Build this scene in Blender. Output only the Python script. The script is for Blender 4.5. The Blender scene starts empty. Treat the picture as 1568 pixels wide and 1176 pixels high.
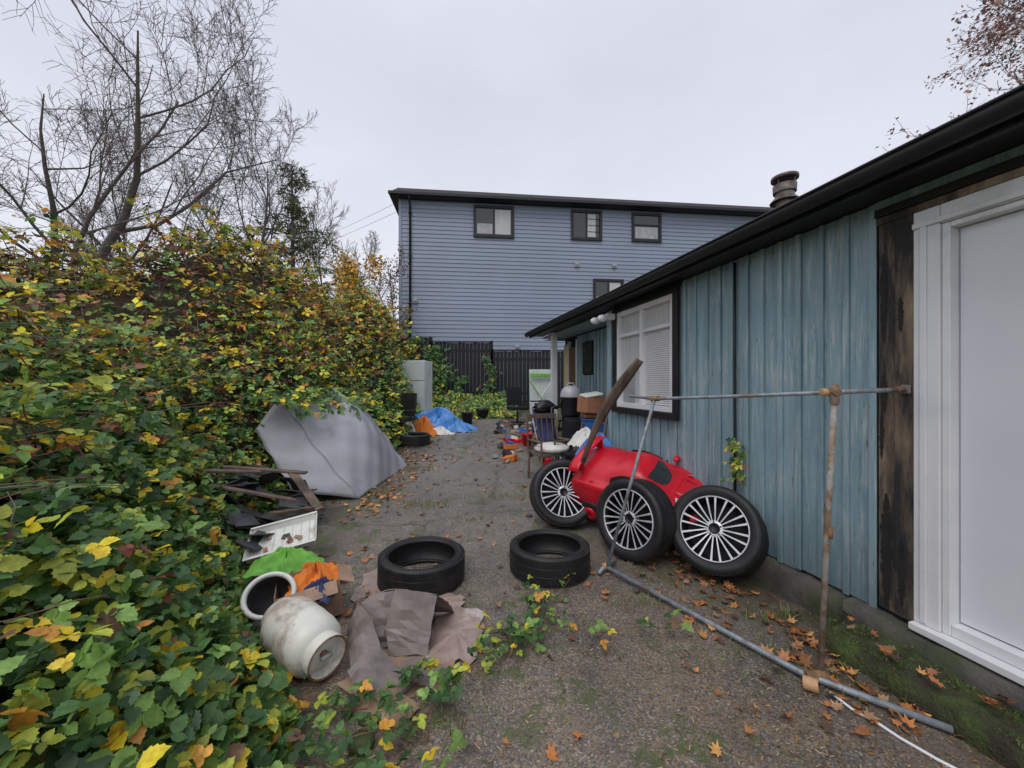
import bpy, math, random
import numpy as np
from mathutils import Vector, Matrix, Euler
random.seed(7); rng=np.random.default_rng(7)
SC=bpy.context.scene
COL=SC.collection

# ------------------------------------------------------------ materials
def nodes_of(name):
    m=bpy.data.materials.new(name); m.use_nodes=True
    nt=m.node_tree; b=nt.nodes['Principled BSDF']
    return m,nt,b
def coords(nt,scale=(1,1,1),kind='Object'):
    tc=nt.nodes.new('ShaderNodeTexCoord'); mp=nt.nodes.new('ShaderNodeMapping')
    mp.inputs['Scale'].default_value=scale
    nt.links.new(tc.outputs[kind],mp.inputs['Vector']); return mp.outputs['Vector']
def noise(nt,vec,scale,detail=3,rough=.6):
    n=nt.nodes.new('ShaderNodeTexNoise'); n.inputs['Scale'].default_value=scale
    n.inputs['Detail'].default_value=detail; n.inputs['Roughness'].default_value=rough
    nt.links.new(vec,n.inputs['Vector']); return n.outputs['Fac']
def ramp(nt,fac,stops):
    r=nt.nodes.new('ShaderNodeValToRGB'); e=r.color_ramp.elements
    while len(e)<len(stops): e.new(.5)
    for i,(p,c) in enumerate(stops):
        e[i].position=p; e[i].color=(c[0],c[1],c[2],1) if not isinstance(c,(int,float)) else (c,c,c,1)
    nt.links.new(fac,r.inputs['Fac']); return r.outputs['Color']
def mix(nt,f,a,b,mode='MIX'):
    m=nt.nodes.new('ShaderNodeMixRGB'); m.blend_type=mode
    for i,x in ((0,f),(1,a),(2,b)):
        if isinstance(x,(int,float)): m.inputs[i].default_value=x if i==0 else (x,x,x,1)
        elif isinstance(x,tuple): m.inputs[i].default_value=(x[0],x[1],x[2],1)
        else: nt.links.new(x,m.inputs[i])
    return m.outputs[0]
def mrange(nt,v,a,b_,c,d):
    r=nt.nodes.new('ShaderNodeMapRange')
    for i,x in enumerate((a,b_,c,d)): r.inputs[i+1].default_value=x
    nt.links.new(v,r.inputs[0]); return r.outputs[0]
def bump(nt,b,h,strength=.4,dist=.01):
    n=nt.nodes.new('ShaderNodeBump'); n.inputs['Strength'].default_value=strength; n.inputs['Distance'].default_value=dist
    nt.links.new(h,n.inputs['Height']); nt.links.new(n.outputs[0],b.inputs['Normal'])
def M(name,c1,c2=None,scale=6,rough=.6,metal=0,bs=.3,bd=.004,bscale=None,stretch=(1,1,1),dirt=None,dirt_amt=.5):
    m,nt,b=nodes_of(name); v=coords(nt,stretch)
    if c2 is None: c2=tuple(x*.7 for x in c1)
    n=noise(nt,v,scale)
    c=ramp(nt,n,[(.32,c2),(.66,c1)])
    if dirt:
        d=noise(nt,v,scale*.37,6,.7)
        f=ramp(nt,d,[(1-dirt_amt-.08,0),(1-dirt_amt+.08,1)])
        c=mix(nt,f,c,dirt)
    nt.links.new(c,b.inputs['Base Color']); b.inputs['Roughness'].default_value=rough; b.inputs['Metallic'].default_value=metal
    if bs>0: bump(nt,b,noise(nt,v,bscale or scale*4,3,.7),bs,bd)
    return m

m_black=M('black_trim',(.016,.016,.018),(.010,.010,.011),8,.5)
m_blackplastic=M('black_plastic',(.022,.022,.025),None,8,.4,bs=0)
m_rubber=M('tyre_rubber',(.017,.017,.019),(.009,.009,.010),9,.55,bs=.3,bd=.002,bscale=90,dirt=(.028,.026,.022),dirt_amt=.4)
m_alloy=M('machined_alloy',(.74,.75,.77),(.60,.61,.63),20,.33,metal=.3,bs=.05)
m_rimblack=M('gloss_black',(.010,.010,.012),None,8,.45,bs=0)
m_red=M('red_plastic',(.70,.012,.03),(.56,.008,.02),5,.3,bs=.05,dirt=(.30,.03,.03),dirt_amt=.32)
m_white=M('white_paint',(.80,.80,.81),(.70,.71,.73),3,.45,bs=.12,dirt=(.50,.49,.46),dirt_amt=.32)
m_door=M('door_paint',(.74,.75,.79),(.69,.70,.75),1.2,.4,bs=.08,dirt=(.56,.56,.58),dirt_amt=.22)
m_galv=M('galvanised_steel',(.34,.38,.42),(.20,.23,.26),18,.5,metal=.3,dirt=(.20,.10,.05),dirt_amt=.42)
m_flue=M('flue_steel',(.22,.21,.20),(.08,.07,.065),9,.5,metal=.5,dirt=(.12,.07,.04),dirt_amt=.5)
m_rustbar=M('rusty_steel',(.30,.19,.12),(.16,.10,.06),20,.7,metal=.1,dirt=(.36,.36,.34),dirt_amt=.46)
m_rust=M('rust',(.30,.16,.08),(.14,.08,.045),30,.8)
m_wood=M('weathered_wood',(.36,.26,.17),(.15,.11,.08),10,.8,stretch=(1,1,.18),bs=.7,dirt=(.028,.026,.025),dirt_amt=.47)
m_tar=M('tar_paper',(.02,.02,.02),(.012,.012,.012),10,.85,bs=0)
m_plank=M('dark_plank',(.20,.14,.10),(.08,.055,.045),9,.7,stretch=(1,1,.3))
m_tile=M('slate_tile',(.08,.082,.09),(.04,.04,.045),12,.6)
m_conc=M('wet_concrete',(.11,.10,.085),(.045,.042,.036),6,.7,bs=.8,bd=.01,dirt=(.05,.075,.02),dirt_amt=.47)
m_moss=M('mossy_earth',(.075,.115,.025),(.04,.045,.02),9,.9,bs=1,bd=.03,bscale=40,dirt=(.05,.038,.028),dirt_amt=.50)
m_tarp=M('grey_tarp',(.36,.37,.40),(.31,.32,.35),2,.5,bs=.25,bd=.01,dirt=(.23,.22,.20),dirt_amt=.36)
m_bluetarp=M('blue_tarp',(.08,.30,.68),(.04,.17,.5),6,.4)
m_card=M('wet_cardboard',(.40,.27,.18),(.24,.15,.10),7,.75,dirt=(.5,.42,.38),dirt_amt=.28)
m_card2=M('soggy_paper',(.40,.30,.26),(.28,.20,.17),7,.45,dirt=(.66,.62,.60),dirt_amt=.36)
m_shingle=M('brown_flashing',(.25,.205,.185),(.17,.14,.125),4,.45,bs=.3,dirt=(.09,.075,.065),dirt_amt=.40)
m_whiteplastic=M('dirty_white_plastic',(.78,.78,.73),(.66,.65,.60),8,.4,dirt=(.38,.31,.23),dirt_amt=.33)
m_canister=M('chipped_white_enamel',(.76,.75,.67),(.66,.65,.57),6,.4,bs=.2,dirt=(.24,.13,.07),dirt_amt=.42)
m_orange=M('orange_cloth',(.80,.24,.03),(.6,.15,.02),10,.8)
m_green=M('green_cloth',(.20,.52,.07),(.12,.36,.05),10,.7)
m_navy=M('navy_cloth',(.04,.05,.14),None,10,.8)
m_blueplastic=M('blue_plastic',(.04,.17,.5),None,5,.4,bs=0)
m_grey=M('grey_plastic',(.46,.47,.49),None,5,.45,bs=0)
m_fridge=M('fridge_enamel',(.66,.70,.69),(.54,.58,.57),2,.4,dirt=(.4,.4,.36),dirt_amt=.36)
m_brick=M('brown_fabric',(.42,.19,.10),None,14,.8)
m_bark=M('bark',(.15,.13,.118),(.07,.06,.053),12,.9,bs=.5,bd=.02)
m_twig=M('twig_bark',(.19,.155,.14),(.12,.097,.09),6,.9,bs=0)
m_cane=M('bramble_cane',(.25,.095,.07),(.14,.07,.04),15,.6,bs=0)
m_fence=M('black_fence_stain',(.018,.017,.018),(.010,.010,.011),6,.7,stretch=(1,1,.15))
m_roof=M('roof_shingles',(.06,.056,.056),(.03,.03,.031),14,.85,bs=.7)
m_soil=M('dark_thicket',(.085,.055,.032),(.022,.020,.011),6,.95,bs=1,bd=.05)
m_curtain=M('curtain',(.62,.64,.64),(.48,.50,.50),10,.8,stretch=(3,3,.1))
m_blind=M('window_blind',(.80,.82,.84),(.74,.76,.79),3,.6,bs=0)
m_gap=M('blind_shadow_gap',(.40,.42,.44),None,3,.8,bs=0)
m_hollow=M('dark_hollow',(.05,.05,.05),None,3,.8,bs=0)
m_orangecap=M('orange_cap',(.62,.37,.19),None,10,.5)
m_lens=M('clear_lens',(.75,.77,.8),None,5,.2,bs=0)
m_yellow=M('yellowed_door',(.75,.66,.34),None,5,.5)
m_browndoor=M('brown_door',(.20,.10,.06),None,5,.5)

def glassm(name,c,rough=.08):
    m,nt,b=nodes_of(name); b.inputs['Base Color'].default_value=(*c,1); b.inputs['Roughness'].default_value=rough
    b.inputs['Specular IOR Level'].default_value=.8
    v=coords(nt); bump(nt,b,noise(nt,v,1.3,2),.08,.02); return m
m_glassdark=glassm('window_glass',(.03,.034,.038))
def thin_glass():
    m,nt,b=nodes_of('pane_glass'); o=nt.nodes['Material Output']
    t=nt.nodes.new('ShaderNodeBsdfTransparent'); gl=nt.nodes.new('ShaderNodeBsdfGlossy'); gl.inputs['Roughness'].default_value=.04
    fr=nt.nodes.new('ShaderNodeLayerWeight'); fr.inputs['Blend'].default_value=.06
    mx=nt.nodes.new('ShaderNodeMixShader'); nt.links.new(fr.outputs['Facing'],mx.inputs[0]); nt.links.new(t.outputs[0],mx.inputs[1]); nt.links.new(gl.outputs[0],mx.inputs[2])
    nt.links.new(mx.outputs[0],o.inputs['Surface']); return m
m_pane=thin_glass()

def shed_paint():
    m,nt,b=nodes_of('weathered_blue_paint'); v=coords(nt,(7,7,.6)); v2=coords(nt,(1,1,1)); v3=coords(nt,(34,34,2.2)); vb=coords(nt,(6.45,1,.01)); v5=coords(nt,(60,60,9))
    c=ramp(nt,noise(nt,v,1.6,5,.7),[(.28,(.175,.285,.335)),(.5,(.24,.365,.415)),(.76,(.325,.44,.48))])
    c=mix(nt,1.0,c,ramp(nt,noise(nt,vb,.9,1),[(.3,.82),(.7,1.16)]),'MULTIPLY')
    c2=ramp(nt,noise(nt,v3,1.0,5,.75),[(.50,0),(.58,1)])
    c=mix(nt,mix(nt,1.0,c2,ramp(nt,noise(nt,v2,2.0,5),[(.40,.10),(.60,.85)]),'MULTIPLY'),c,(.47,.52,.53))
    c4=ramp(nt,noise(nt,v5,.7,5,.8),[(.60,0),(.645,1)])
    c=mix(nt,mix(nt,1.0,c4,ramp(nt,noise(nt,v2,1.3,4),[(.38,.15),(.56,1)]),'MULTIPLY'),c,(.17,.155,.135))
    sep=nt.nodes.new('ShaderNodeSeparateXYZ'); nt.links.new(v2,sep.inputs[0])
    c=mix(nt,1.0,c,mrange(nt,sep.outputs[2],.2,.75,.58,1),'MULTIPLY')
    nt.links.new(c,b.inputs['Base Color']); b.inputs['Roughness'].default_value=.6
    bump(nt,b,noise(nt,v3,1.5,4,.8),.6,.004); return m
m_shed=shed_paint()
def siding_paint():
    m,nt,b=nodes_of('grey_blue_siding'); v=coords(nt,(.15,.15,5)); v2=coords(nt)
    c=ramp(nt,noise(nt,v,1.3,4),[(.3,(.265,.312,.405)),(.7,(.305,.355,.455))])
    c=mix(nt,1.0,c,ramp(nt,noise(nt,v2,.25,4),[(.3,.88),(.7,1.04)]),'MULTIPLY')
    nt.links.new(c,b.inputs['Base Color']); b.inputs['Roughness'].default_value=.55; return m
m_siding=siding_paint()

def asphalt():
    m,nt,b=nodes_of('wet_aggregate_concrete'); v=coords(nt)
    vo=nt.nodes.new('ShaderNodeTexVoronoi'); vo.inputs['Scale'].default_value=125; nt.links.new(v,vo.inputs['Vector'])
    sp=nt.nodes.new('ShaderNodeSeparateColor'); nt.links.new(vo.outputs['Color'],sp.inputs[0])
    c=ramp(nt,sp.outputs[0],[(0,(.055,.048,.043)),(.35,(.115,.102,.09)),(.7,(.18,.16,.14)),(.93,(.28,.25,.215)),(1,(.46,.42,.36))])
    big=noise(nt,v,.9,5,.65); mid=noise(nt,v,3.2,5,.7)
    c=mix(nt,1.0,c,ramp(nt,big,[(.3,(.68,.66,.65)),(.7,(1.25,1.22,1.2))]),'MULTIPLY')
    c=mix(nt,1.0,c,ramp(nt,mid,[(.35,(.78,.77,.75)),(.6,(1.1,1.1,1.1))]),'MULTIPLY')
    sep=nt.nodes.new('ShaderNodeSeparateXYZ'); nt.links.new(v,sep.inputs[0])
    c=mix(nt,mrange(nt,sep.outputs[1],2.8,6.5,.12,.66),c,mix(nt,mid,(.165,.152,.145),(.29,.27,.26)))
    nd=noise(nt,v,60,4,.8); md=noise(nt,v,1.6,4,.7)
    f=mix(nt,1.0,ramp(nt,nd,[(.49,0),(.57,1)]),ramp(nt,md,[(.38,.10),(.56,.85)]),'MULTIPLY')
    f=mix(nt,1.0,f,mrange(nt,sep.outputs[1],2.0,4.6,1.0,.12),'MULTIPLY')
    c=mix(nt,f,c,mix(nt,noise(nt,v,140,2),(.10,.06,.035),(.42,.27,.13)))
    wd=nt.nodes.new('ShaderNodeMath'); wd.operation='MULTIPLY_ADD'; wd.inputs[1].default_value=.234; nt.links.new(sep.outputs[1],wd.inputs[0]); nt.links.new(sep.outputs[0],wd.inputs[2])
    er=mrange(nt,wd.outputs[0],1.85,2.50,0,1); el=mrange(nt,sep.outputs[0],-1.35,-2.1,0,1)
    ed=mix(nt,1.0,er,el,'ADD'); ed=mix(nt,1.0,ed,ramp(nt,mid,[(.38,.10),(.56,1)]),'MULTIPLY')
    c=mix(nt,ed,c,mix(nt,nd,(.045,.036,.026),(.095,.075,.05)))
    mo=mix(nt,1.0,ramp(nt,noise(nt,v,4.5,5,.75),[(.52,0),(.58,1)]),ramp(nt,noise(nt,v,.7,3),[(.43,0),(.58,.9)]),'MULTIPLY')
    c=mix(nt,mo,c,mix(nt,nd,(.04,.052,.018),(.115,.15,.045)))
    vc=nt.nodes.new('ShaderNodeTexVoronoi'); vc.feature='DISTANCE_TO_EDGE'; vc.inputs['Scale'].default_value=.36
    wv=nt.nodes.new('ShaderNodeVectorMath'); wv.operation='ADD'
    nn=nt.nodes.new('ShaderNodeTexNoise'); nn.inputs['Scale'].default_value=2.0; nn.inputs['Detail'].default_value=6; nn.inputs['Roughness'].default_value=.7; nt.links.new(v,nn.inputs['Vector'])
    sc=nt.nodes.new('ShaderNodeVectorMath'); sc.operation='SCALE'; sc.inputs[3].default_value=.8; nt.links.new(nn.outputs['Color'],sc.inputs[0])
    nt.links.new(v,wv.inputs[0]); nt.links.new(sc.outputs[0],wv.inputs[1]); nt.links.new(wv.outputs[0],vc.inputs['Vector'])
    ck=mix(nt,1.0,ramp(nt,vc.outputs['Distance'],[(.002,.9),(.011,0)]),ramp(nt,mid,[(.4,.3),(.6,1)]),'MULTIPLY'); c=mix(nt,ck,c,(.045,.040,.026))
    nt.links.new(c,b.inputs['Base Color'])
    nt.links.new(ramp(nt,big,[(.35,.34),(.65,.66)]),b.inputs['Roughness'])
    bump(nt,b,mix(nt,.5,vo.outputs['Distance'],nd),.55,.006); return m
m_asph=asphalt()
m_ground=M('damp_ground',(.09,.075,.045),(.04,.05,.02),3,.9,bs=.8,bd=.03,dirt=(.06,.09,.025),dirt_amt=.5)

def leafmat(name,rough=.42,trans=.3,spec=.5,nz=True):
    m,nt,b=nodes_of(name); a=nt.nodes.new('ShaderNodeAttribute'); a.attribute_name='Col'; c=a.outputs['Color']
    if nz:
        v=coords(nt); c=mix(nt,1.0,c,ramp(nt,noise(nt,v,45,2),[(.3,.75),(.7,1.2)]),'MULTIPLY')
    nt.links.new(c,b.inputs['Base Color']); b.inputs['Roughness'].default_value=rough; b.inputs['Specular IOR Level'].default_value=spec
    if trans>0:
        t=nt.nodes.new('ShaderNodeBsdfTranslucent'); nt.links.new(c,t.inputs['Color'])
        mx=nt.nodes.new('ShaderNodeMixShader'); mx.inputs[0].default_value=trans
        nt.links.new(b.outputs[0],mx.inputs[1]); nt.links.new(t.outputs[0],mx.inputs[2]); nt.links.new(mx.outputs[0],nt.nodes['Material Output'].inputs['Surface'])
    return m
m_leaf=leafmat('bramble_leaf',.45,.28,.45); m_leaf2=leafmat('bramble_leaf_plain',.5,0,.35,False); m_dry=leafmat('fallen_leaf',.5,0); m_need=leafmat('conifer_needles',.7,0,.2,False)

# ------------------------------------------------------------ mesh builder
class MB:
    def __init__(s): s.v=[];s.f=[];s.m=[];s.sm=[];s.mats=[]
    def mi(s,mat):
        if mat not in s.mats: s.mats.append(mat)
        return s.mats.index(mat)
    def add(s,vs,fs,mat,smooth=False,T=None):
        o=len(s.v); k=s.mi(mat)
        s.v.extend([tuple(T@Vector(p)) if T is not None else tuple(p) for p in vs])
        for f in fs: s.f.append([i+o for i in f]); s.m.append(k); s.sm.append(smooth)
    def box(s,c,size,mat,T=None,rot=None):
        x,y,z=[a/2 for a in size]
        vs=[Vector((i*x,j*y,k*z)) for i in(-1,1) for j in(-1,1) for k in(-1,1)]
        if rot: R=Euler(rot).to_matrix(); vs=[R@p for p in vs]
        vs=[p+Vector(c) for p in vs]
        s.add(vs,[(0,1,3,2),(4,6,7,5),(0,4,5,1),(2,3,7,6),(0,2,6,4),(1,5,7,3)],mat,False,T)
    def bb(s,x0,x1,y0,y1,z0,z1,mat,T=None):
        s.box(((x0+x1)/2,(y0+y1)/2,(z0+z1)/2),(abs(x1-x0),abs(y1-y0),abs(z1-z0)),mat,T)
    def lathe(s,prof,n,mat,T=None,closed=False,smooth=True,sy=1):
        vs=[];fs=[];k=len(prof)
        for i in range(n):
            a=2*math.pi*i/n
            for r,z in prof: vs.append((r*math.cos(a),r*math.sin(a)*sy,z))
        for i in range(n):
            j=(i+1)%n
            for q in range(k if closed else k-1):
                w=(q+1)%k; fs.append((i*k+q,j*k+q,j*k+w,i*k+w))
        s.add(vs,fs,mat,smooth,T)
    def tube(s,pts,rad,n,mat,T=None,cap=True,smooth=True):
        pts=[Vector(p) for p in pts]; m=len(pts)
        if isinstance(rad,(int,float)): rad=[rad]*m
        d=(pts[1]-pts[0]).normalized(); up=Vector((0,0,1)) if abs(d.z)<.9 else Vector((1,0,0))
        a=d.cross(up).normalized(); vs=[];fs=[]
        for i in range(m):
            d=(pts[min(i+1,m-1)]-pts[max(i-1,0)])
            if d.length<1e-9: d=Vector((0,0,1))
            d.normalize(); a=(a-d*a.dot(d))
            if a.length<1e-6: a=d.orthogonal()
            a.normalize(); b=d.cross(a)
            for k in range(n):
                t=2*math.pi*k/n; vs.append(pts[i]+(a*math.cos(t)+b*math.sin(t))*rad[i])
        for i in range(m-1):
            for k in range(n):
                l=(k+1)%n; fs.append((i*n+k,i*n+l,(i+1)*n+l,(i+1)*n+k))
        if cap: fs.append(tuple(range(n))[::-1]); fs.append(tuple(range((m-1)*n,m*n)))
        s.add(vs,fs,mat,smooth,T)
    def sph(s,c,r,mat,T=None,n=16,z0=-1,z1=1):
        if isinstance(r,(int,float)): r=(r,r,r)
        pr=[];K=9
        for i in range(K+1):
            a=math.asin(z0)+(math.asin(z1)-math.asin(z0))*i/K; pr.append((max(math.cos(a),.002),math.sin(a)))
        Q=Matrix.Translation(c)@Matrix.Diagonal((*r,1)); s.lathe(pr,n,mat,(T@Q) if T is not None else Q)
    def sheet(s,fn,nu,nv,mat,T=None,smooth=True):
        vs=[fn(i/nu,j/nv) for i in range(nu+1) for j in range(nv+1)]
        fs=[(i*(nv+1)+j,(i+1)*(nv+1)+j,(i+1)*(nv+1)+j+1,i*(nv+1)+j+1) for i in range(nu) for j in range(nv)]
        s.add(vs,fs,mat,smooth,T)
    def obj(s,name,parent=None,bevel=0,solid=0,sub=0,T=None,seg=2):
        me=bpy.data.meshes.new(name); me.from_pydata(s.v,[],s.f)
        for m in s.mats: me.materials.append(m)
        me.polygons.foreach_set('material_index',s.m); me.polygons.foreach_set('use_smooth',s.sm); me.update()
        o=bpy.data.objects.new(name,me); COL.objects.link(o)
        if parent: o.parent=parent
        if T is not None: o.matrix_world=T
        if solid:
            q=o.modifiers.new('s','SOLIDIFY'); q.thickness=solid
        if sub:
            q=o.modifiers.new('u','SUBSURF'); q.levels=sub; q.render_levels=sub
        if bevel:
            q=o.modifiers.new('b','BEVEL'); q.width=bevel; q.segments=seg; q.limit_method='ANGLE'; q.angle_limit=math.radians(40)
        return o
def empty(name):
    e=bpy.data.objects.new(name,None); e.empty_display_size=.3; COL.objects.link(e); return e
def aim(loc,n,spin=0):
    q=Vector(n).normalized().to_track_quat('Z','Y'); return Matrix.Translation(loc)@q.to_matrix().to_4x4()@Matrix.Rotation(spin,4,'Z')

# ------------------------------------------------------------ terrain
def gz(x,y):
    return .068*np.clip(np.asarray(y,float)-3.6,0,12.5)
def g(x,y): return float(gz(x,y))
b=MB()
ys=[-300,-80,-30,-10,-4,-1,1,2.4,3.6,5,7,9,11,13,15,16.1,17,22,40,80,160,400,900]
xs=[-900,-300,-100,-40,-20,-12,-8,-6,-4,-3,-2,-1,0,1,2,3,4,6,8,12,20,40,100,300,900]
vs=[(x,y,g(x,y)-.004) for y in ys for x in xs]; n=len(xs)
fs=[(j*n+i,j*n+i+1,(j+1)*n+i+1,(j+1)*n+i) for j in range(len(ys)-1) for i in range(n-1)]
b.add(vs,fs,m_ground,True); b.obj('ground')

YB=[-3,0,1.2,1.7,2.2,3,4,5,6.5,8,12,15,18]; XB=[-1.2,-1.0,-.85,-1.05,-1.58,-2.25,-2.85,-3.0,-2.6,-2.35,-2.6,-3.0,-3.2]
def bx(y): return np.interp(y,YB,XB)
b=MB(); yy=[-4,-2,0,1,2,3,3.6,4,5,6,7,8,9,10,11,12,12.6]; vs=[];fs=[]
for y in yy:
    l=float(bx(y))-.5; r=2.72-.234*y if y<9 else 2.72-.234*9+ (y-9)*.1
    for k in range(7): x=l+(r-l)*k/6; vs.append((x,y,g(x,y)+.004))
for j in range(len(yy)-1):
    for k in range(6): a=j*7+k; fs.append((a,a+1,a+8,a+7))
b.add(vs,fs,m_asph,True); b.obj('driveway')

# ------------------------------------------------------------ leaf meshes
T8=np.array([(0,0,0),(-.36,.26,.05),(-.31,.64,.06),(0,1,-.08),(.31,.64,.06),(.36,.26,.05),(0,.3,-.04),(0,.66,-.04)])
F8=[(0,5,6),(0,6,1),(6,5,4,7),(6,7,2,1),(7,4,3),(7,3,2)]
TT_=[(0,0)]
for (x,y) in ((.20,.08),(.36,.20),(.33,.27),(.42,.40),(.34,.46),(.36,.60),(.25,.66),(.22,.80),(.11,.86)): TT_.append((x,y))
TT_.append((0,1.02))
for (x,y) in ((.11,.86),(.22,.80),(.25,.66),(.36,.60),(.34,.46),(.42,.40),(.33,.27),(.36,.20),(.20,.08)): TT_.append((-x,y))
T20=np.array([(x,y,.16*abs(x)-.10*y*y+.03*math.sin(9*y)*abs(x)*2) for x,y in TT_]+[(0,.35,-.03),(0,.68,-.06)])
F20=[(0,1,20),(1,2,3,20),(3,4,20),(4,5,21,20),(5,6,7,21),(7,8,21),(8,9,21),(9,10,21),(10,11,21),(11,12,21),(12,13,21),(13,14,15,21),(15,16,20,21),(16,17,20),(17,18,19,20),(19,0,20)]
T4=np.array([(0,0,0),(-.35,.45,.06),(0,1,0),(.35,.45,.06)]); F4=[(0,3,2),(0,2,1)]
def maple(seed):
    r_=random.Random(seed); rad=[1.0,.5,.8,.45,.95,.4,.55,.25,.35,.25,.55,.4,.9,.45,.85,.5]; st=[]
    for i,rr in enumerate(rad):
        a=math.pi*2*i/16+r_.uniform(-.08,.08); rr*=r_.uniform(.78,1.1); st.append((rr*.5*math.sin(a),rr*.5*math.cos(a)))
    c1=r_.uniform(.3,1.3); c2=r_.uniform(-.3,.6)
    return np.array([(0,0,.02)]+[(x*(1-.25*abs(c1)*abs(x)),y,c1*x*x+c2*y*y+r_.uniform(-.04,.04)) for x,y in st])
FS=[(0,1+(i+1)%16,1+i) for i in range(16)]
FN=[(0,1,2,3)]
def nrmz(a): return a/np.maximum(np.linalg.norm(a,axis=1,keepdims=True),1e-8)
def leafmesh(name,pos,nr,dr,size,col,TT,FF,mat,parent=None):
    nr=nrmz(nr); dr=dr-nr*np.sum(dr*nr,axis=1,keepdims=True); dr=nrmz(dr); xr=np.cross(dr,nr)
    n=len(pos);k=len(TT)
    V=(pos[:,None,:]+size[:,None,None]*(TT[None,:,0:1]*xr[:,None,:]+TT[None,:,1:2]*dr[:,None,:]+TT[None,:,2:3]*nr[:,None,:])).reshape(-1,3)
    flat=np.concatenate([np.array(f) for f in FF]); tot=np.array([len(f) for f in FF])
    L=(flat[None,:]+(np.arange(n)*k)[:,None]).ravel(); TOT=np.tile(tot,n); ST=np.concatenate([[0],np.cumsum(TOT)[:-1]])
    me=bpy.data.meshes.new(name); me.vertices.add(len(V)); me.vertices.foreach_set('co',V.astype(np.float32).ravel())
    me.loops.add(len(L)); me.loops.foreach_set('vertex_index',L.astype(np.int32))
    me.polygons.add(len(TOT)); me.polygons.foreach_set('loop_start',ST.astype(np.int32))
    try: me.polygons.foreach_set('loop_total',TOT.astype(np.int32))
    except Exception: pass
    me.update(calc_edges=True); me.validate()
    at=me.attributes.new('Col','FLOAT_COLOR','POINT'); C=np.ones((n*k,4),np.float32); C[:,:3]=np.repeat(np.clip(col,.003,1),k,axis=0); at.data.foreach_set('color',C.ravel())
    me.materials.append(mat); o=bpy.data.objects.new(name,me); COL.objects.link(o)
    if parent: o.parent=parent
    return o
def ternate(pos,nr,size,col):
    n=len(pos); nr=nrmz(nr); rd=rng.normal(size=(n,3)); rd[:,2]-=.5; rd=nrmz(rd-nr*np.sum(rd*nr,axis=1,keepdims=True)); sd=np.cross(nr,rd)
    P=[];Nn=[];D=[];S=[];C=[]
    for a,sc,of in ((0,1,.25),(1.25,.8,0),(-1.25,.8,0)):
        d=rd*math.cos(a)+sd*math.sin(a); P.append(pos+rd*(of*size)[:,None]); Nn.append(nr+rng.normal(size=(n,3))*.25); D.append(d); S.append(size*sc); C.append(col*(1+rng.normal(size=(n,1))*.12))
    return np.vstack(P),np.vstack(Nn),np.vstack(D),np.concatenate(S),np.clip(np.vstack(C),.003,1)
def sn(x,y,s,ph=0):
    return (np.sin(x*1.7*s+ph+.8*np.sin(y*.9*s))*np.cos(y*1.3*s-ph*1.7)+np.sin((x+y)*2.9*s+1.3+ph)*.5*np.cos((x-y)*2.3*s)+.35*np.sin(x*6.1*s-y*4.3*s+ph))/1.6
_r=np.random.default_rng(5); NBmp=260
_by=_r.uniform(-1,16,NBmp); _bt=_r.random(NBmp)**1.2*7.5; _bxx=bx(_by)-_bt; _br=_r.uniform(.22,.75,NBmp)*(1+.05*_by); _ba=_r.uniform(-.32,.42,NBmp)*np.clip(_br,.3,.8)*1.5
def Hh(x,y):
    x=np.asarray(x,float); y=np.asarray(y,float); sh=np.broadcast(x,y).shape; x=np.broadcast_to(x,sh).ravel(); y=np.broadcast_to(y,sh).ravel()
    t=np.maximum(bx(y)-x,0)
    hm=np.interp(y,[-1,1,3,6,9,15],[2.0,2.2,2.65,3.2,3.85,3.9]); ts=np.interp(y,[0,3,6,9],[1.7,2.0,1.8,1.6])
    h=hm*(1-np.exp(-t/ts))
    l=.24*sn(x,y,.9)+.12*sn(x,y,2.3,2.)+.07*sn(x,y,5,1.)
    out=np.empty_like(x)
    for s in range(0,len(x),20000):
        xx=x[s:s+20000,None]; yy_=y[s:s+20000,None]
        out[s:s+20000]=(_ba*np.exp(-((xx-_bxx)**2+(yy_-_by)**2)/(_br**2))).sum(axis=1)
    return (gz(x,y)+h+(l+out)*np.clip(t/1.0,0,1)-.05).reshape(sh)
PAL={'g':(.085,.18,.05),'dg':(.045,.11,.035),'lg':(.21,.36,.08),'yg':(.42,.47,.06),'y':(.88,.64,.04),'o':(.76,.35,.06),'r':(.29,.10,.06),'b':(.24,.14,.08)}
PA=np.array(list(PAL.values()))
def pick(prob):
    c=np.cumsum(prob,axis=1); c/=c[:,-1:]; u=rng.random((len(prob),1)); idx=(u>c).sum(axis=1); idx=np.clip(idx,0,7)
    return PA[idx]*(1+rng.normal(size=(len(prob),1))*.2)
hedge=empty('bramble_hedge')
b=MB(); NT=60; NY=120
J,I=np.meshgrid(np.arange(NY+1),np.arange(NT+1),indexing='ij'); Yg=-2.5+19*J/NY; Tg=11*(I/NT)**1.5; Xg=bx(Yg)-Tg; Zg=Hh(Xg,Yg)-.42
edge=(J==0)|(I==NT)|(J==NY); Zg=np.where(edge,gz(Xg,Yg)-.1,Zg)
vs=list(zip(Xg.ravel().tolist(),Yg.ravel().tolist(),Zg.ravel().tolist())); fs=[]
for j in range(NY):
    for i in range(NT): a=j*(NT+1)+i; fs.append((a,a+NT+1,a+NT+2,a+1))
b.add(vs,fs,m_soil,True); b.obj('thicket',hedge)
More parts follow.
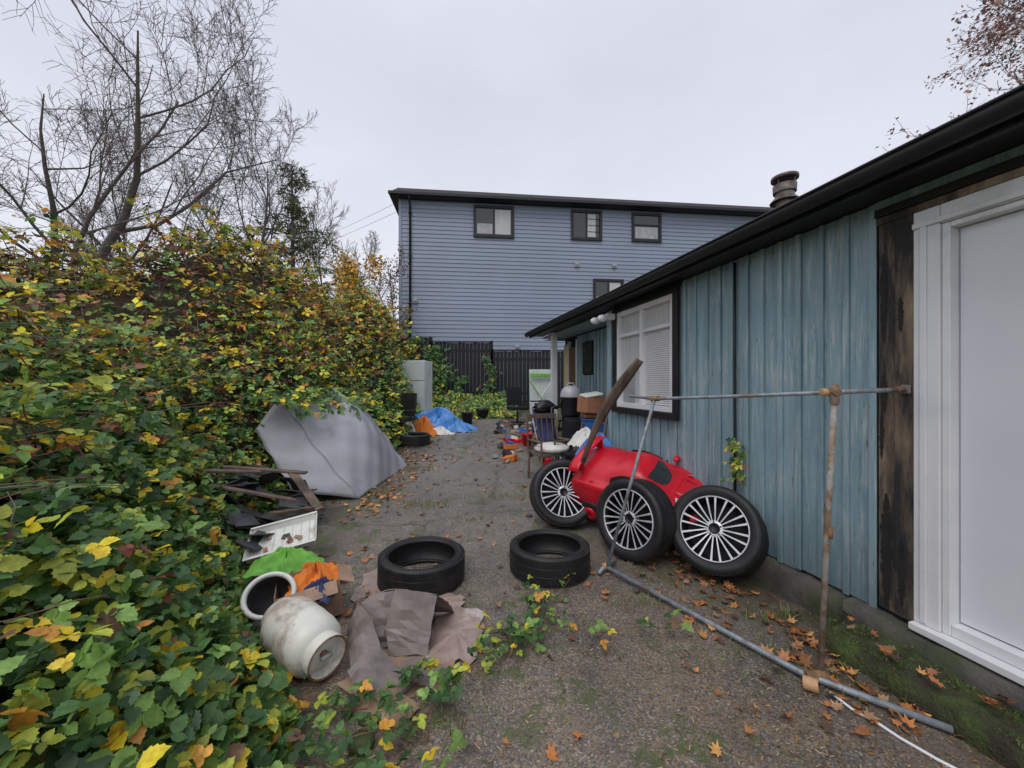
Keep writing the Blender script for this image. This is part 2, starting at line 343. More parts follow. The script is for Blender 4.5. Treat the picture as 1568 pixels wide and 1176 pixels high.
def scatter_hedge(n):
    y=rng.random(n)*18-2.2; t=(rng.random(n)**1.3)*9.5; x=bx(y)-t
    D=np.sqrt(x**2+y**2)
    pre=np.clip((2.0/np.maximum(D,.6))**1.3,.06,2.)*1.6/(1.3*(t/9.5+1e-3)**(.3/1.3))*np.where(y<.2,.25,1.0)*np.where(t>7,.5,1)
    pm=np.minimum(pre/1.6,1); k=rng.random(n)<pm; x,y,t,D=x[k],y[k],t[k],D[k]; rem=(pre/1.6/np.maximum(pm,1e-6))[k]
    e=.06; h0=Hh(x,y); gx=(Hh(x+e,y)-h0)/e; gy=(Hh(x,y+e)-h0)/e; sl=np.sqrt(1+gx**2+gy**2)
    clump=np.clip(.95+.75*sn(x+h0*.7,y,3.1,1.2),.25,1.6)
    k=rng.random(len(x))<np.minimum(sl,6)/6*clump*rem
    x,y,gx,gy,D,t,h0=x[k],y[k],gx[k],gy[k],D[k],t[k],h0[k]
    nr=nrmz(np.stack([-gx,-gy,np.ones_like(gx)],1))
    dep=rng.random(len(x))**1.2*.48-.14
    pos=np.stack([x,y,h0],1)-nr*dep[:,None]
    m=pos[:,2]>gz(pos[:,0],pos[:,1])+.02
    m&=(np.linalg.norm(pos-np.array([0,0,1.6]),axis=1)>.95)
    return pos[m],nr[m],D[m],dep[m],t[m]
pos,nr,D,dep,t=scatter_hedge(1000000)
n=len(pos); hz=pos[:,2]
nn=nrmz(nr*.35+np.array([0,-.22,.85])+rng.normal(size=(n,3))*.5)
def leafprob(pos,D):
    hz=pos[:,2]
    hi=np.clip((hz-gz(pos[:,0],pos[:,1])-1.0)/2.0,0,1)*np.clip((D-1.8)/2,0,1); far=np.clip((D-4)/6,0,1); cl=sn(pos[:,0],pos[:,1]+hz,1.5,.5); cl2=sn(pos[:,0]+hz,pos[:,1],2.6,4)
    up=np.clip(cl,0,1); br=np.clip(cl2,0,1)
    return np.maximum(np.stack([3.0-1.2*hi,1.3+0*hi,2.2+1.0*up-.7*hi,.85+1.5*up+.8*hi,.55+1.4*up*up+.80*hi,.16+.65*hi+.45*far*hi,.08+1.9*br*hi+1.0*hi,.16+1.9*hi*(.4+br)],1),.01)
col=pick(leafprob(pos,D))*(1-.64*np.clip((dep-.02)/.30,0,1))[:,None]  # deeper leaves get a darker colour: the hedge's inner shade is painted in
size=(.052+.0042*D)*(.55+.9*rng.random(n))
vn=D<2.6; near=(D<5.5)&~vn; rr_=~(vn|near)
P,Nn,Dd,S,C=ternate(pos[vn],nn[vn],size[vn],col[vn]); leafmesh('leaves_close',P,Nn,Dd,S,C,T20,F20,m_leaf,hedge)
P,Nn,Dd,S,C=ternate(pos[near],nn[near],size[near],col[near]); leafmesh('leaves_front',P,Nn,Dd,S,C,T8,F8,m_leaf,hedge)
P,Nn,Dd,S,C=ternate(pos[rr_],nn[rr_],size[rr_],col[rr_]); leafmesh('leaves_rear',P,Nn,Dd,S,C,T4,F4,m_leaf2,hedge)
b=MB(); sp_=[]
def canepts(x,y,a,L,lift,tip):
    px=np.array([x+math.cos(a)*L*k/8+.05*math.sin(1.3*k+x*9) for k in range(9)]); py=np.array([y+math.sin(a)*L*k/8 for k in range(9)])
    z=np.maximum(Hh(px,py),gz(px,py)+.03); z0=z[0]; s=np.arange(9)/8
    zz=np.maximum(z-.06,z0-.1)*(1-tip)+tip*(z0+0*z)+lift*np.sin(s*math.pi*.72)
    return list(zip(px.tolist(),py.tolist(),zz.tolist()))
def inside(pts,m): return all(p[0]<float(bx(p[1]))+m for p in pts)
for i in range(620):
    y=random.uniform(.9,14) if i>90 else random.uniform(.9,4.5); tt=random.uniform(.2,6.0); x=float(bx(y))-tt
    if math.hypot(x,y)<1.7: continue
    pts=canepts(x,y,random.uniform(0,6.28),random.uniform(.4,1.3),random.uniform(.06,.24),0)
    if any(math.dist(p,(0,0,1.6))<1.2 for p in pts) or not inside(pts,.05): continue
    rr=.0026+.0005*math.hypot(x,y)
    b.tube(pts,[rr*(1-.07*k) for k in range(9)],4,m_cane if i%3 else m_twig)
for i in range(330):
    y=random.uniform(1.8,13.5); tt=random.uniform(.35,6.0); x=float(bx(y))-tt
    if math.hypot(x,y)<2.3: continue
    pts=canepts(x,y,random.choice([random.uniform(-1.6,.6),random.uniform(0,6.28)]),random.uniform(.45,1.1),random.uniform(.22,.6),.35)
    if any(math.dist(p,(0,0,1.6))<1.5 for p in pts) or not inside(pts,.12 if y>4 else -.1): continue
    rr=.003+.00045*math.hypot(x,y); b.tube(pts,[rr*(1-.08*k) for k in range(9)],4,m_cane)
    for k in range(1,9):
        for q in range(random.choice([1,2,2])): sp_.append((pts[k][0]+random.gauss(0,.05),pts[k][1]+random.gauss(0,.05),pts[k][2]+random.gauss(0,.03)))
for i in range(380):
    y=random.uniform(3,14); x=float(bx(y))-random.uniform(1.5,6.5); z=float(Hh(x,y))-.1; pts=[];dx,dy=random.uniform(-.5,.5),random.uniform(-.4,.4); L=random.uniform(.25,.75)
    for k in range(5): s=k/4; pts.append((x+dx*L*s,y+dy*L*s,z+L*s*(1-.35*s)))
    b.tube(pts,[.007-.0012*k for k in range(5)],3,m_twig if i%2 else m_cane)
b.obj('canes',hedge)
sp_=np.array(sp_); n=len(sp_); D2=np.linalg.norm(sp_[:,:2],axis=1); pr=leafprob(sp_,D2); pr[:,3:6]*=1.6
P,Nn,Dd,S,C=ternate(sp_,nrmz(np.array([0,-.2,.9])+rng.normal(size=(n,3))*.5),(.050+.0042*D2)*(.6+.7*rng.random(n)),pick(pr)); leafmesh('shoot_leaves',P,Nn,Dd,S,C,T8,F8,m_leaf,hedge)

vine=empty('trailing_bramble_vine')
paths=[[(-1.1,1.55),(-.75,1.62),(-.45,1.72),(-.25,1.95),(-.08,2.25),(.1,2.45)],[(-.9,1.75),(-.62,1.85),(-.42,2.0)],[(.0,2.2),(.12,2.42),(.18,2.62),(.12,2.75)],[(.15,2.35),(.4,2.42),(.6,2.36),(.95,2.38),(1.1,2.55)],
       [(-1.2,1.6),(-.8,1.5),(-.55,1.45),(-.2,1.5)],[(-1.2,1.85),(-.95,1.85),(-.75,1.8)],[(.3,2.75),(.45,2.95),(.42,3.1)]]
b=MB(); pp=[]
for q,pa in enumerate(paths):
    pts=[]
    for i in range(len(pa)-1):
        for k in range(5):
            s=k/5; x=pa[i][0]*(1-s)+pa[i+1][0]*s; y=pa[i][1]*(1-s)+pa[i+1][1]*s; pts.append((x+.02*math.sin(7*x),y,.03+.05*abs(math.sin(5*x+q+3*y))))
    b.tube(pts,.003,4,m_cane)
    for p in pts:
        for r in range(int(4 if q in(0,2,4,1) else 1)): pp.append((p[0]+random.gauss(0,.06),p[1]+random.gauss(0,.06),p[2]+random.uniform(-.01,.08)))
b.obj('stems',vine)
pp=np.array(pp); n=len(pp); nn=nrmz(np.array([0,-.1,1])+rng.normal(size=(n,3))*.35)
col=pick(np.tile([3,1.8,2.2,.8,.6,.1,.1,.1],(n,1))); P,Nn,Dd,S,C=ternate(pp,nn,.046*(.6+.7*rng.random(n)),col); leafmesh('leaves',P,Nn,Dd,S,C,T20,F20,m_leaf,vine)

iv=empty('ground_ivy')
n=5200; x=rng.uniform(-3.4,.15,n); y=rng.uniform(11.5,13.8,n); z=gz(x,y)+.55*np.clip((y-11.2)/2.2,0,1)*(.5+.5*rng.random(n))+.12*sn(x,y,2)
pos=np.stack([x,y,z],1); nn=nrmz(np.array([0,-.5,.8])+rng.normal(size=(n,3))*.4)
col=pick(np.tile([3,2,2,1.0,.5,.1,.1,.3],(n,1))); P,Nn,Dd,S,C=ternate(pos,nn,.09*(.7+.6*rng.random(n)),col); leafmesh('low_leaves',P,Nn,Dd,S,C,T4,F4,m_leaf2,iv)
pl=[]
for cx,w,z0,z1 in ((-2.7,.55,.8,3.0),(-3.6,.5,.8,3.3),(-.85,.25,.8,2.6),(-1.9,.25,.8,1.9)):
    k=int(650*w*(z1-z0)/1.3); zz=rng.uniform(z0,z1,k); ww=w*(1-.5*(zz-z0)/(z1-z0)); pl.append(np.stack([cx+rng.normal(size=k)*ww*.55+.15*np.sin(zz*4),np.full(k,13.9)-rng.random(k)*.2,zz],1))
pos=np.vstack(pl); n=len(pos); nn=nrmz(np.array([0,-1,.4])+rng.normal(size=(n,3))*.4)
col=pick(np.tile([3,3,1,.2,.1,.05,.1,.2],(n,1))); P,Nn,Dd,S,C=ternate(pos,nn,.085*(.7+.6*rng.random(n)),col); leafmesh('climbing_leaves',P,Nn,Dd,S,C,T4,F4,m_leaf2,iv)

# ------------------------------------------------------------ fallen leaves & debris
def wallx(y): return 2.76-.234*y
P=[];S=[]
def drop(x,y,z=None,s=None):
    P.append((x,y,(g(x,y)+.010+random.random()*.02) if z is None else z)); S.append(s or random.uniform(.06,.12))
for i in range(620):
    y=random.uniform(2.6,10); x=float(bx(y))+random.expovariate(1/.42)-.15
    if x<1: drop(x,y)
for i in range(240):
    y=random.uniform(4.3,7.2); x=-1.95+abs(random.gauss(0,.35)); drop(x,y)
for i in range(90): drop(random.uniform(-1.3,-.55)+random.gauss(0,.08),random.uniform(2.3,3.9))
for i in range(210):
    y=random.uniform(1.7,3.6); x=wallx(y)-abs(random.gauss(.12,.34))-.3; drop(x,y,s=random.uniform(.05,.13))
for i in range(60): drop(random.uniform(-.4,2),random.uniform(1.35,4.4),s=random.uniform(.05,.10))
for i in range(120): drop(random.uniform(-1.8,1),random.uniform(4.5,11))
for i in range(22):
    y=random.uniform(1.4,2.4); drop(wallx(y)-random.uniform(.08,.3),y,.17,random.uniform(.06,.11))
for c in ((-.74,3.1),(.32,3.28)):
    for i in range(9): drop(c[0]+random.gauss(0,.1),c[1]+random.gauss(0,.1))
pos=np.array(P); n=len(pos); S=np.array(S); lp=np.array([(.52,.20,.06),(.32,.13,.05),(.62,.31,.09),(.20,.09,.05),(.36,.21,.11),(.12,.07,.045)])
col=lp[rng.choice(6,n,p=[.24,.24,.10,.20,.10,.12])]*(1+rng.normal(size=(n,1))*.15)
nn=nrmz(np.array([0,0,1])+rng.normal(size=(n,3))*.3); dd_=rng.normal(size=(n,3)); grp=rng.integers(0,5,n)
fl=empty('fallen_leaves')
for q in range(5):
    k=grp==q; leafmesh('leaf_set',pos[k],nn[k],dd_[k],S[k],col[k],maple(q),FS,m_dry,fl)
n=26000; y=1.2+7*rng.random(n)**1.6; x=rng.uniform(-1.6,2.4,n); k=(x<wallx(y)-.05)&(x>bx(y)-.2)&(rng.random(n)<.40+.5*sn(x,y,1.6)); x,y=x[k],y[k]; n=len(x)
lp=np.array([(.36,.20,.08),(.22,.13,.07),(.46,.34,.18),(.10,.065,.04)]); col=lp[rng.choice(4,n)]
leafmesh('needle_litter',np.stack([x,y,gz(x,y)+.008],1),nrmz(np.array([0,0,1])+rng.normal(size=(n,3))*.1),rng.normal(size=(n,3)),rng.uniform(.006,.026,n),col,np.array([(-.13,0,0),(.13,0,0),(.10,1,.1),(-.10,1,.1)]),FN,m_dry)
gp=[]
for cx,cy,w,k in ((-1.1,4.75,.18,260),(-.15,5.0,.22,260),(-.5,4.3,.12,60),(.55,5.1,.2,120),(-1.8,5.2,.2,200),(.95,2.75,.15,90),(-.35,1.8,.2,160),(1.4,2.2,.25,120),(-1.2,7.8,.5,300),(0,7.5,.7,150),(1.9,2.05,.3,160),(.2,2.5,.2,80),(-1.6,6.3,.25,260),(.45,6.6,.3,150),(1.75,2.6,.12,120)):
    for i in range(k): xx=cx+random.gauss(0,w); yy_=cy+random.gauss(0,w*.35); gp.append((xx,yy_,g(xx,yy_)))
gp=np.array(gp); n=len(gp); dr=nrmz(np.array([0,0,1])+rng.normal(size=(n,3))*.5); nr_=np.cross(dr,rng.normal(size=(n,3)))
col=np.array([(.09,.18,.04),(.16,.24,.06),(.24,.22,.09)])[rng.choice(3,n)]
leafmesh('grass_tufts',gp,nr_,dr,rng.uniform(.02,.075,n),col,np.array([(-.05,0,0),(.05,0,0),(.02,1,0),(-.02,1,0)]),FN,m_leaf2)

# ------------------------------------------------------------ grey apartment building
apt=empty('apartment_building'); AT=Matrix.Translation((-4.75,16,0))@Matrix.Rotation(math.atan2(1.8,17.2),4,'Z')
b=MB(); W=21; top=9.4; e=.175
def lapwall(b,W,T,z0,z1):
    vs=[];fs=[];z=z0;i=0
    while z<z1:
        zt=min(z+e,z1); vs+= [(0,-.026,z),(W,-.026,z),(0,-.002,zt),(W,-.002,zt)]
        fs.append((i,i+1,i+3,i+2))
        if i: fs.append((i-2,i-1,i+1,i))
        i+=4; z+=e
    b.add(vs,fs,m_siding,False,T)
lapwall(b,W,None,.3,top)
lapwall(b,11,Matrix.Translation((0,11,0))@Matrix.Rotation(-math.pi/2,4,'Z'),.3,top)
b.bb(0,W,.01,11,.3,top,m_siding)
b.bb(-.03,.09,-.045,.09,.3,top,m_siding)
b.bb(-.05,W,-.03,11,-.2,.3,m_conc)
b.obj('siding_walls',apt,T=AT)
b=MB()
b.bb(-.36,W+.3,-.36,11.3,9.4,9.55,m_black)
z0,z1=9.55,9.86
vs=[(-.34,-.34,z0),(W+.3,-.34,z0),(W+.3,11.3,z0),(-.34,11.3,z0),(-.06,-.06,z1),(W,-.06,z1),(W,11,z1),(-.06,11,z1),(3,5.5,z1+1.0),(W-3,5.5,z1+1.0)]
b.add(vs,[(0,1,5,4),(1,2,6,5),(2,3,7,6),(3,0,4,7),(4,5,9,8),(5,6,9),(6,7,8,9),(7,4,8)],m_roof)
b.bb(-.38,W+.3,-.47,-.362,9.42,9.54,m_black)
b.obj('roof',apt,T=AT,bevel=.01)
b=MB(); b.tube([(.45,-.40,9.42),(.45,-.30,9.25),(.45,-.09,9.1),(.45,-.09,.4)],.045,8,m_black)
for zz in (3,5,7,8.8): b.bb(.38,.52,-.12,-.028,zz,zz+.04,m_black)
b.obj('downspout',apt,T=AT)
def awin(x0,x1,z0,z1,kind):
    b=MB(); f=.11
    b.bb(x0,x1,-.085,-.0275,z1-f,z1,m_black); b.bb(x0,x1,-.095,-.0275,z0,z0+f,m_black)
    b.bb(x0,x0+f,-.085,-.0275,z0+f,z1-f,m_black); b.bb(x1-f,x1,-.085,-.0275,z0+f,z1-f,m_black)
    xm=(x0+x1)/2; b.bb(x0+f,x1-f,-.034,-.030,z0+f,z1-f,m_glassdark)
    if kind==0:
        b.bb(xm-.03,xm+.03,-.07,-.035,z0+f,z1-f,m_black)
        b.bb(xm+.05,x1-f-.04,-.043,-.038,z0+f+.05,z1-f-.05,m_curtain)
        b.bb(x0+f+.04,xm-.06,-.043,-.038,z0+f+.05,z0+.6,m_grey)
    elif kind==1:
        b.bb(xm-.03,xm+.03,-.07,-.035,z0+f,z1-f,m_black)
        b.bb(xm+.05,xm+.42,-.043,-.038,z0+f+.05,z1-f-.05,m_curtain)
        for k in (1,2,3): b.bb(xm+.035,x1-f,-.06,-.044,z0+f+k*.28-.01,z0+f+k*.28+.01,m_black)
    else:
        zm=z0+(z1-z0)*.58; b.bb(x0+f,x1-f,-.07,-.035,zm-.03,zm+.03,m_black)
        b.bb(x0+f+.05,x1-f-.05,-.043,-.038,z0+f+.05,zm-.08,m_grey)
    b.obj('window',apt,T=AT,bevel=.006)
awin(3.11,4.86,7.92,9.3,0); awin(7.39,8.8,7.97,9.3,1); awin(10.18,11.57,8.0,9.3,2); awin(8.4,9.8,4.9,6.28,0)
b=MB()
for x,z in ((7.66,6.87),(9.37,6.87),(.65,5.1),(5.0,3.2),(13.5,6.87)):
    b.bb(x-.1,x+.1,-.09,-.0275,z-.09,z+.09,m_grey); b.bb(x-.08,x+.08,-.13,-.092,z-.02,z+.08,m_grey)
b.obj('wall_vents',apt,T=AT,bevel=.01)

# ------------------------------------------------------------ fence
b=MB()
def fence(x0,x1,top,y=14):
    x=x0
    while x<x1-.01:
        b.bb(x+.004,min(x+.135,x1),y-.02+random.uniform(-.004,.004),y,.6,top+random.uniform(-.012,.012),m_fence); x+=.14
    b.bb(x0,x1,y+.002,y+.05,top-.35,top-.25,m_fence); b.bb(x0,x1,y+.002,y+.05,1.2,1.3,m_fence)
    b.bb(x0,x1,y-.06,y+.06,top+.014,top+.045,m_fence)
    for p in (x0,x1): b.bb(p-.05,p+.05,y-.05,y+.07,.5,top+.08,m_fence)
fence(-9,-3.0,3.27); fence(-2.98,-.75,3.12); fence(-.73,4.5,2.81)
b.obj('wooden_fence',bevel=.004)

# ------------------------------------------------------------ blue shed
shed=empty('blue_shed'); ang=math.atan2(.9737,-.2278); ST_=Matrix.Translation((2.76,0,0))@Matrix.Rotation(ang,4,'Z')
SEND=5.73; S9=9.0
ws0,ws1,wz0,wz1=4.23,5.48,1.30,2.60
WT=2.695
b=MB()
def boards(s0,s1,z0,z1,y0=0.0,step=.155):
    s=s0
    while s<s1-.01:
        w=min(step,s1-s); o=random.uniform(-.004,.004)
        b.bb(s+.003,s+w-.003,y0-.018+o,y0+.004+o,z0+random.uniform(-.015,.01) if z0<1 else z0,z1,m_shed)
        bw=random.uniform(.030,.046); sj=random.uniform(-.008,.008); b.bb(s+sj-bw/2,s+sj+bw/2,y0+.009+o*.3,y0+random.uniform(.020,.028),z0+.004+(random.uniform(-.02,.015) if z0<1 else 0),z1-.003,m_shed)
        s+=step
boards(2.38,ws0-.0,.24,WT); boards(ws0,ws1,.24,wz0-.06); boards(ws0,ws1,wz1+.03,WT); boards(ws1,SEND,.24,WT)
boards(-1.2,.82,.24,WT)
boards(SEND+.03,7.42,.24,2.62,-.53); boards(7.42,7.86,.24,1.78,-.53); boards(7.86,8.2,.24,2.62,-.53); boards(7.42,7.86,2.45,2.62,-.53)
o=b.obj('board_and_batten_cladding',shed,T=ST_,bevel=.003)
b=MB()
b.bb(2.25,ws0,-.14,-.024,.0,2.72,m_tar); b.bb(ws0,ws1,-.14,-.024,.0,wz0-.01,m_tar); b.bb(ws0,ws1,-.14,-.024,wz1+.01,2.72,m_tar); b.bb(ws1,SEND,-.14,-.024,.0,2.72,m_tar)
b.bb(-1.2,.95,-.14,-.024,0,2.72,m_tar); b.bb(.95,2.25,-.14,-.024,2.46,2.72,m_tar)
b.bb(SEND,S9,-.67,-.554,0,2.7,m_tar); b.bb(SEND-.1,SEND-.0,-.66,-.142,0,2.7,m_shed)
b.bb(-1.2,-1.1,-6,-.15,0,2.7,m_shed); b.bb(S9-.1,S9,-6,-.68,0,2.7,m_shed); b.bb(-1.2,S9,-6.1,-6.0,0,2.7,m_shed)
b.bb(ws0-.1,ws1+.1,-1.0,-.98,1,2.7,m_tar)
b.obj('wall_core',shed,T=ST_)
b=MB(); b.bb(SEND-.01,SEND+.02,-.5,.01,.24,2.66,m_shed); b.bb(SEND-.10,SEND+.024,.032,.05,.24,2.66,m_shed)
b.obj('corner_board',shed,T=ST_,bevel=.003)
b=MB(); RZ=2.72; vs=[(-1.5,.30,RZ+.03),(S9+.1,.30,RZ+.03),(S9+.1,-3.2,RZ+.72),(-1.5,-3.2,RZ+.72),(S9+.1,-6.6,RZ+.03),(-1.5,-6.6,RZ+.03)]
b.add(vs,[(0,1,2,3),(3,2,4,5)],m_roof); b.add([(x,y,z-.04) for x,y,z in vs],[(0,3,2,1),(3,5,4,2)],m_black)
b.bb(-1.5,S9+.1,.27,.30,RZ-.05,RZ+.03,m_black)
b.add([(S9+.1,.3,RZ-.05),(S9+.1,-3.2,RZ+.63),(S9+.1,-6.6,RZ-.05),(S9+.1,-6.6,RZ+.03),(S9+.1,-3.2,RZ+.72),(S9+.1,.30,RZ+.03)],[(0,1,4,5),(1,2,3,4)],m_black)
for se in (S9-.05,-1.15): b.add([(se,0,2.6),(se,-6,2.6),(se,-3.1,3.35)],[(0,1,2)],m_shed)
b.bb(-1.5,S9+.08,-.02,.268,RZ-.02,RZ-.005,m_black)
b.bb(SEND,S9+.08,-.6,-.022,RZ-.062,RZ-.035,m_shed)
b.obj('roof',shed,T=ST_)
b=MB(); gy=.355; pr=[]
for i in range(9):
    a=math.pi+math.pi*i/8; pr.append((gy+.05*math.cos(a),RZ+.035+.072*math.sin(a)))
vs=[];L=[-1.5,1,3,5,7,S9+.12]
for s in L:
    for (y,z) in pr: vs.append((s,y,z+.006*math.sin(s*2.1)))
fs=[(i*9+k,i*9+k+1,(i+1)*9+k+1,(i+1)*9+k) for i in range(len(L)-1) for k in range(8)]
b.add(vs,fs,m_black,True); b.tube([(s,gy+.052,RZ+.04+.006*math.sin(s*2.1)) for s in L],.008,6,m_black)
b.add([(S9+.12,y,z) for y,z in pr],[tuple(range(9))],m_black)
for s in (1.7,2.9,4.1,5.3,6.5,7.7): b.tube([(s,.30,RZ+.035),(s+.004,gy+.05,RZ+.05)],.006,5,m_black)
b.obj('gutter',shed,T=ST_,solid=.004)
b=MB(); random.seed(4)
for i in range(60):
    s=random.uniform(2,8.5); b.box((s,gy+random.uniform(-.03,.02),RZ+.045),(.06,.03,.012),random.choice([m_plank,m_rust,m_moss]),rot=(random.uniform(-.4,.4),random.uniform(-.4,.4),random.uniform(0,3)))
b.obj('gutter_debris',shed,T=ST_)
b=MB(); b.bb(-1.2,2.37,.0,.02,2.65,WT,m_shed); b.bb(ws0-.1,ws1+.1,.030,.045,2.652,2.69,m_black)
b.tube([(3.41,.035,2.66),(3.41,.036,1.8),(3.405,.036,.9),(3.41,.035,.3)],.012,6,m_black)
b.obj('trim',shed,T=ST_)
b=MB()
b.bb(2.17,2.27,-.02,.012,.26,2.60,m_wood); b.bb(2.273,2.355,-.02,.006,.26,2.60,m_wood)
b.bb(.85,2.355,.0,.020,2.555,2.595,m_wood); b.bb(.85,2.36,.0,.034,2.598,2.645,m_tar)
def blot(s0,s1,z0,z1,y,mat):
    k=34; L_=[];R_=[]
    for i in range(k+1):
        z=z0+(z1-z0)*i/k; w=math.sin(math.pi*min(max(i/k,.03),.97))**.5*random.uniform(.7,1)
        L_.append(((s0+s1)/2-(s1-s0)/2*w*random.uniform(.45,1),y,z)); R_.append(((s0+s1)/2+(s1-s0)/2*w*random.uniform(.45,1),y,z))
    b.add(L_+R_,[(i,i+1,k+2+i,k+1+i) for i in range(k)],mat)
blot(2.30,2.354,1.85,2.38,.009,m_tar); blot(2.275,2.354,.28,.95,.009,m_tar); blot(2.21,2.265,.32,.7,.015,m_tar); blot(2.32,2.354,1.15,1.45,.009,m_tar); blot(2.30,2.352,1.43,1.66,.009,m_tar); blot(2.22,2.262,1.9,2.1,.015,m_tar)
b.obj('stripped_timber',shed,T=ST_,bevel=.002)
b=MB(); d0,d1=1.08,2.03; dz0,dz1=.36,2.42; fo=2.175
b.bb(d1+.035,fo,-.05,.028,.285,2.55,m_white); b.bb(d1+.085,fo-.03,.030,.038,.3,2.49,m_white)
b.bb(.90,d0-.035,-.05,.028,.285,2.55,m_white); b.bb(d0-.033,d1+.033,-.05,.028,dz1+.03,2.55,m_white)
b.bb(.90,fo,.030,.042,2.455,2.485,m_white)
b.bb(d1,d1+.033,-.11,.015,.285,dz1+.028,m_white); b.bb(d0-.033,d0,-.11,.015,.285,dz1+.028,m_white); b.bb(d0,d1,-.11,.015,dz1,dz1+.028,m_white)
b.bb(d0-.03,fo,-.14,.07,.245,.283,m_white); b.bb(d0,d1,-.12,.01,.285,.345,m_white)
b.obj('door_frame',shed,T=ST_,bevel=.004)
b=MB(); b.bb(d0+.003,d1-.004,-.095,-.05,dz0-.008,dz1-.004,m_door)
b.tube([(1.16,-.05,1.3),(1.16,-.0,1.3)],.012,8,m_alloy); b.sph((1.16,.01,1.3),.028,m_alloy)
b.obj('door',shed,T=ST_,bevel=.003)
b=MB(); f=.06
b.bb(ws0-.08,ws1+.08,.032,.062,wz1-.005,wz1+.045,m_black); b.bb(ws0-.08,ws1+.08,.032,.080,wz0-.09,wz0-.02,m_black)
b.bb(ws0-.08,ws0+.005,.032,.062,wz0-.018,wz1-.007,m_black); b.bb(ws1-.005,ws1+.08,.032,.062,wz0-.018,wz1-.007,m_black)
a0,a1,c0,c1=ws0+.008,ws1-.008,wz0-.015,wz1-.01
b.bb(a0,a1,-.03,.045,c0,c0+f,m_white); b.bb(a0,a1,-.03,.045,c1-f,c1,m_white); b.bb(a0,a0+f,-.03,.045,c0+f,c1-f,m_white); b.bb(a1-f,a1,-.03,.045,c0+f,c1-f,m_white)
am=(a0+a1)/2+.02; b.bb(am-.03,am+.03,-.025,.042,c0+f,c1-f,m_white); zt=c1-.33; b.bb(a0+f,am-.03,-.02,.038,zt-.02,zt+.02,m_white); b.bb(am+.03,a1-f,-.02,.038,zt-.02,zt+.02,m_white)
b.obj('window_frame',shed,T=ST_,bevel=.003)
b=MB(); yq=.015; b.add([(a0+f,yq,c0+f),(a1-f,yq,c0+f),(a1-f,yq,c1-f),(a0+f,yq,c1-f)],[(0,1,2,3)],m_pane); b.obj('window_glass',shed,T=ST_)
b=MB(); zz=c0+f+.01
while zz<zt-.03:
    b.bb(a0+.05,am-.02,-.012,-.008,zz,zz+.019,m_blind); zz+=.025
b.bb(am+.02,a1-.05,-.016,-.012,c0+.45,zt-.02,m_curtain); b.bb(am+.02,am+.22,-.020,-.018,c0+.05,c0+.46,m_curtain); b.bb(a0+.05,a1-.05,-.018,-.014,zt-.018,c1-.05,m_curtain)
b.bb(a0+.05,a1-.05,-.032,-.028,c0+.03,c1-.03,m_gap)
b.obj('window_blinds',shed,T=ST_)
b=MB(); b.bb(7.42,7.86,-.52,-.485,1.80,2.45,m_black); b.bb(7.48,7.80,-.483,-.479,1.88,2.38,m_glassdark)
b.bb(8.22,8.62,-.54,-.50,.4,2.4,m_browndoor); b.bb(8.66,8.95,-.54,-.50,.4,2.5,m_yellow); b.bb(8.62,8.66,-.55,-.48,.3,2.55,m_white)
b.bb(8.17,8.21,-.55,-.48,.3,2.55,m_white)
b.bb(8.18,8.30,-.06,.05,.2,2.69,m_white)
b.obj('porch',shed,T=ST_,bevel=.004)
b=MB(); b.bb(5.45,5.56,.08,.2,2.50,2.58,m_white); b.sph((5.40,.30,2.50),(.05,.07,.05),m_white); b.sph((5.62,.30,2.50),(.05,.07,.05),m_white); b.tube([(5.5,.2,2.54),(5.40,.28,2.51)],.012,6,m_white); b.tube([(5.5,.2,2.54),(5.62,.28,2.51)],.012,6,m_white)
b.bb(5.49,5.52,.056,.1,2.52,2.56,m_white)
b.obj('floodlight',shed,T=ST_)
b=MB(); Tc=Matrix.Translation((3.6,5.0,0))
b.lathe([(.11,2.9),(.11,4.2)],20,m_flue,Tc); b.lathe([(.17,4.0),(.12,4.06),(.11,4.06)],20,m_flue,Tc); b.lathe([(.002,4.38),(.08,4.36),(.155,4.33),(.155,4.29),(.14,4.285),(.002,4.30)],20,m_flue,Tc)
b.lathe([(.13,4.12),(.135,4.22),(.12,4.22)],20,m_flue,Tc)
for k in range(4): a=k*math.pi/2+.4; b.tube([(.115*math.cos(a),.115*math.sin(a),4.15),(.13*math.cos(a),.13*math.sin(a),4.3)],.008,5,m_flue,Tc)
b.lathe([(.26,2.95),(.13,3.25)],20,m_flue,Tc)
b.obj('flue_pipe',shed)
b=MB()
def rough_slab(s0,s1,y0,y1,z0,z1,mat,amp=.012,T=None):
    ns=max(4,int((s1-s0)/.06))
    prof=[(y1,z0),(y1,z0+(z1-z0)*.6),(y1-.015,z1-.01),(y1-(y1-y0)*.5,z1),(y0,z1)]
    vs=[]
    for i in range(ns+1):
        s=s0+(s1-s0)*i/ns
        for (y,z) in prof: vs.append((s,y+random.uniform(-amp,amp),z+random.uniform(-amp,amp)*.7))
    k=len(prof); b.add(vs,[(i*k+q,(i+1)*k+q,(i+1)*k+q+1,i*k+q+1) for i in range(ns) for q in range(k-1)]+[tuple(range(k))[::-1],tuple(range(ns*k,ns*k+k))],mat,True,T)
rough_slab(2.5,SEND+.05,-.03,.055,-.1,.225,m_conc); rough_slab(-1.2,2.5,-.03,.09,-.1,.235,m_conc)
rough_slab(-1.2,2.42,.05,.34,-.1,.13,m_moss,.02)
b.bb(SEND,S9,-.64,-.5,-.1,.24,m_conc)
b.obj('foundation',shed,T=ST_)
n=9000; s=rng.uniform(-.5,2.5,n); y=rng.uniform(.04,.33,n); k=sn(s,y*3,2.2)>-.15; s,y=s[k],y[k]; n=len(s)
